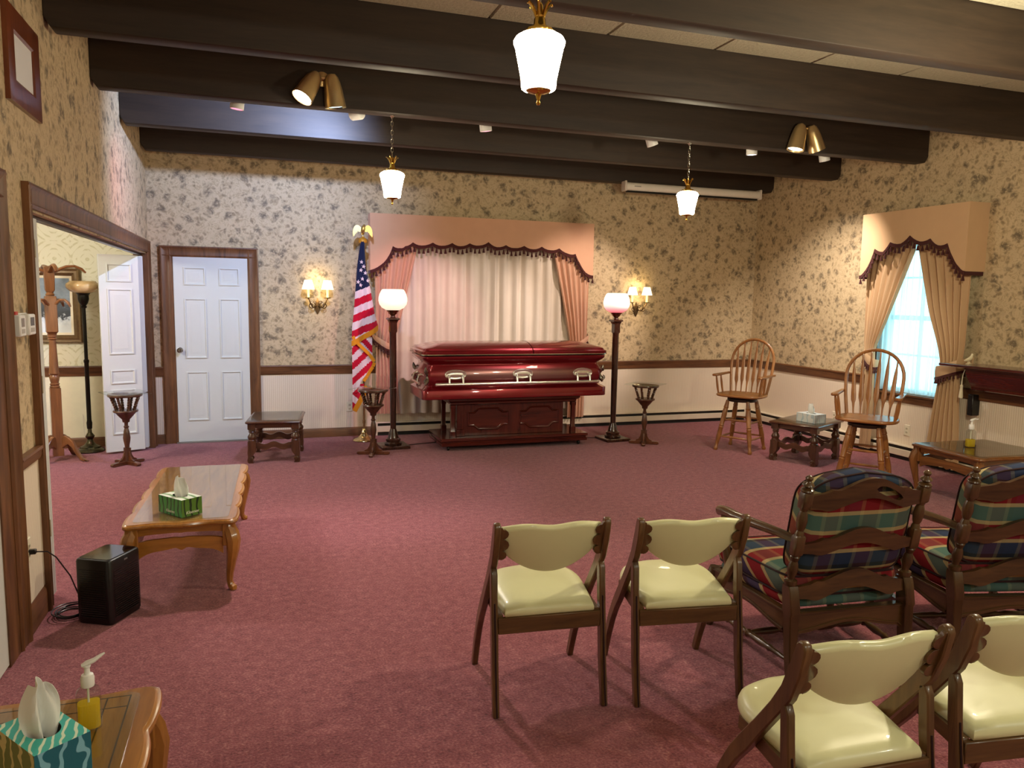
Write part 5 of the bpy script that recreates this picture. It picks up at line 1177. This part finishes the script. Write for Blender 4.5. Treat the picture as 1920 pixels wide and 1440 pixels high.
# ------------------------------------------------------------------ folding chairs
def folding_chair():
    t = thing('folding_chair', '', 'chair'); wz, wx, wy = CHAIRW('z'), CHAIRW('x'), CHAIRW('y'); w = .226
    T, A, F, Rr, B_ = (-.177, .781), (-.127, .605), (.248, 0), (-.2, 0), (.063, .359)
    def strip(pts, wd, x0, x1):
        m = MB(); L = []
        n = len(pts)
        for i, (y, z) in enumerate(pts):
            a = pts[max(0, i-1)]; b = pts[min(n-1, i+1)]; d = Vector((b[0]-a[0], b[1]-a[1])).normalized(); p = Vector((-d.y, d.x)); h = wd[i]/2
            L.append([(x0, y+p.x*h, z+p.y*h), (x1, y+p.x*h, z+p.y*h), (x1, y-p.x*h, z-p.y*h), (x0, y-p.x*h, z-p.y*h)])
        m.loft(L); return m
    for s in (-1, 1):
        xi, xo = s*(w-.013), s*(w+.013); x0, x1 = min(xi, xo), max(xi, xo)
        pts = [(.256, 0), (.238, .05), (.200, .14), (.156, .23), (.108, .305), (.055, .372), (-.012, .46), (-.08, .55), (-.128, .62), (-.160, .70), (-.180, .77), (-.184, .785)]
        m = strip(pts, [.032, .034, .038, .042, .046, .05, .044, .044, .05, .05, .040, .02], x0, x1); obj('stile', m, wz, t, bevel=.004)
        pts = [(-.122, .585), (-.128, .56), (-.138, .45), (-.150, .36), (-.158, .30), (-.170, .18), (-.19, .08), (-.205, 0)]
        m = strip(pts, [.02, .036, .038, .036, .042, .038, .034, .03], x0, x1); obj('rear_leg', m, wz, t, bevel=.004)
        m = MB()
        m.tube([(s*w, y-.0175-.002*k_, z) for k_, (y, z) in enumerate([(-.140, .45), (-.158, .32), (-.172, .2), (-.19, .08), (-.203, .01)])], .0035, 5); obj('leg_groove', m, PIPING, t)
        # scalloped ear behind the padded back
        sl = (T[0]-A[0])/(T[1]-A[1]); yz = lambda z: T[0]+sl*(z-T[1])
        o = [(s*(w-.008), .625), (s*(w-.022), .628)]
        for c_, r_ in ((.645, .020), (.690, .026), (.738, .022)):
            for k in range(7):
                a = -PI/2+PI*k/6; o.append((s*(w-.022-r_*1.15*cos(a)), c_+r_*sin(a)))
        o += [(s*(w-.02), .768), (s*(w-.008), .772)]
        m = MB(); m.prism(o, lambda u, z, k: (u, yz(z)-.012+k, z), -.008, .008); obj('ear', m, wz, t, bevel=.002, label='scalloped wooden ear')
        m = strip([(.12, .395), (.0, .39), (-.155, .375)], [.04, .045, .05], min(s*(w-.035), s*(w-.014)), max(s*(w-.035), s*(w-.014))); obj('side_rail', m, wy, t)
    m = MB(); m.box(-w+.013, w-.013, -.171, -.150, .325, .392); obj('rear_rail', m, wx, t, bevel=.003)
    m = MB(); m.box(-w+.03, w-.03, .10, .12, .365, .405); obj('front_rail', m, wx, t, bevel=.003)
    # seat cushion
    def sl_(k, z):
        o = []; P = [(-.186, -.168), (.186, -.168), (.208, .03), (.203, .13), (.158, .203), (.07, .236), (0, .242), (-.07, .236), (-.158, .203), (-.203, .13), (-.208, .03)]
        cx, cy = 0, .02; n = len(P)
        for i in range(n):
            for q in range(4):
                f = q/4; p0, p1, p2, p3 = P[i-1], P[i], P[(i+1) % n], P[(i+2) % n]
                if i in (0,) : x, y = p1[0]+(p2[0]-p1[0])*f, p1[1]+(p2[1]-p1[1])*f
                else:
                    c = lambda a, b, c_, d: .5*((2*b)+(-a+c_)*f+(2*a-5*b+4*c_-d)*f*f+(-a+3*b-3*c_+d)*f**3)
                    pa = p0 if i != 1 else p1; pd = p3 if i != n-1 else p2
                    x, y = c(pa[0], p1[0], p2[0], pd[0]), c(pa[1], p1[1], p2[1], pd[1])
                r = math.hypot(x, y-cy); s = (r-k)/r; o.append((x*s, cy+(y-cy)*s, z+.022*(y+.168)/.38))
        return o
    m = MB(); m.loft([sl_(.010, .39), sl_(.0, .398), sl_(0, .412), sl_(.006, .426), sl_(.018, .436), sl_(.04, .443), sl_(.08, .447), sl_(.13, .449)]); obj('seat', m, CREAMV, t, smooth=60, label='cream vinyl padded seat')
    # backrest
    sl = (T[0]-A[0])/(T[1]-A[1]); yz = lambda z: T[0]+sl*(z-T[1])
    hw = w-.018
    TP = [(0, .766), (.1, .7668), (.2, .769), (.3, .7715), (.4, .7735), (.5, .774), (.6, .7735), (.7, .7705), (.8, .767), (.9, .763), (1, .759)]; top = lambda u: interp(TP, abs(u))
    bot = lambda u: .668-.112*max(0, 1-u*u)**.9
    curve = lambda u: .028*(1-u*u)
    m = MB(); N = 28; loops = []
    def ring(u):
        zt, zb = top(u), bot(u); y = lambda z: yz(z)-curve(u)+.012; x = u*hw
        return [(x, y(zb)-.004, zb+.004), (x, y(zb)-.012, zb+.012), (x, y(zt)-.013, zt-.02), (x, y(zt)-.014, zt-.012), (x, y(zt)-.008, zt), (x, y(zt)+.008, zt+.001), (x, y(zt)+.017, zt-.012), (x, y((zt+zb)/2)+.023, (zt+zb)/2), (x, y(zb)+.013, zb+.012), (x, y(zb)+.006, zb+.002)]
    m.loft([ring(-1+2*i/N) for i in range(N+1)]); bk = obj('backrest', m, CREAMV, t, smooth=60, label='cream vinyl padded backrest')
    m = MB(); m.tube([(lambda u: (u*hw, yz(top(u)-.016)-curve(u)-.0025, top(u)-.017))(-.98+1.96*i/30) for i in range(31)], .0036, 6); obj('piping', m, plain('cream_seam', '#b0ad84', .45), bk)
    return t
f1 = folding_chair(); f1.location = (1.110, 2.872, 0); f1.rotation_euler.z = R(-5.3); f1['label'] = 'wooden folding chair with cream vinyl seat, leftmost of the four'; f1['group'] = 'cream folding chairs'
dup(f1, (1.697, 2.767, 0), R(-8.9), 'wooden folding chair with cream vinyl seat, touching the plaid armchair')
dup(f1, (1.559, 1.682, 0), R(-3.5), 'wooden folding chair with cream vinyl seat, nearest row, whole backrest in view')
dup(f1, (2.158, 1.661, 0), R(-8.3), 'wooden folding chair with cream vinyl seat, cut off in the bottom right corner')
# ------------------------------------------------------------------ mantel shelf and figurine
t = thing('mantel_shelf', 'dark mahogany mantel shelf on the right wall beside the tan drape', 'shelf', (XR, 4.3, .86)); MY = MAHOG('y')
m = MB(); m.prism([(6.215, 3.0), (XR-.001, 3.0), (XR-.001, 5.385), (6.30, 5.385), (6.30, 5.555), (6.215, 5.555)], lambda u, w, k: (u, w, k), 1.072, 1.096); obj('shelf_top', m, MY, t, world=True, bevel=.004)
m = MB(); m.prism([(0, .855), (.12, .855), (.135, .862), (.135, .885), (.15, .90), (.175, .94), (.205, .99), (.22, 1.02), (.22, 1.042), (.24, 1.05), (.24, 1.072), (0, 1.072)], lambda u, w, k: (XR-.036-u, k, w) if u else (XR-.002, k, w), 3.0, 5.33); obj('molded_body', m, MY, t, world=True, smooth=20)
m = MB(); m.box(XR-.10, XR-.002, 5.36, 5.415, .60, .80); obj('bracket', m, BLACKP, t, world=True, bevel=.004)
t = thing('figurine', 'small ivory bird figurine standing on the mantel shelf end', 'figurine', (6.37, 5.36, 1.096)); IV = plain('ivory_ceramic', '#dcd0ae', .3)
m = MB(); m.loft([rr(.026, .018, .006, 2, 0), rr(.028, .02, .006, 2, .004), rr(.012, .01, .004, 2, .012), rr(.010, .008, .004, 2, .03)]); obj('stand', m, IV, t)
m = MB(); m.tube([(-.055, 0, .035), (-.03, 0, .038), (.0, 0, .045), (.022, 0, .06), (.032, 0, .078), (.036, 0, .092), (.048, 0, .09)], [.006, .014, .02, .018, .012, .013, .003], 10); obj('body', m, IV, t, smooth=60)
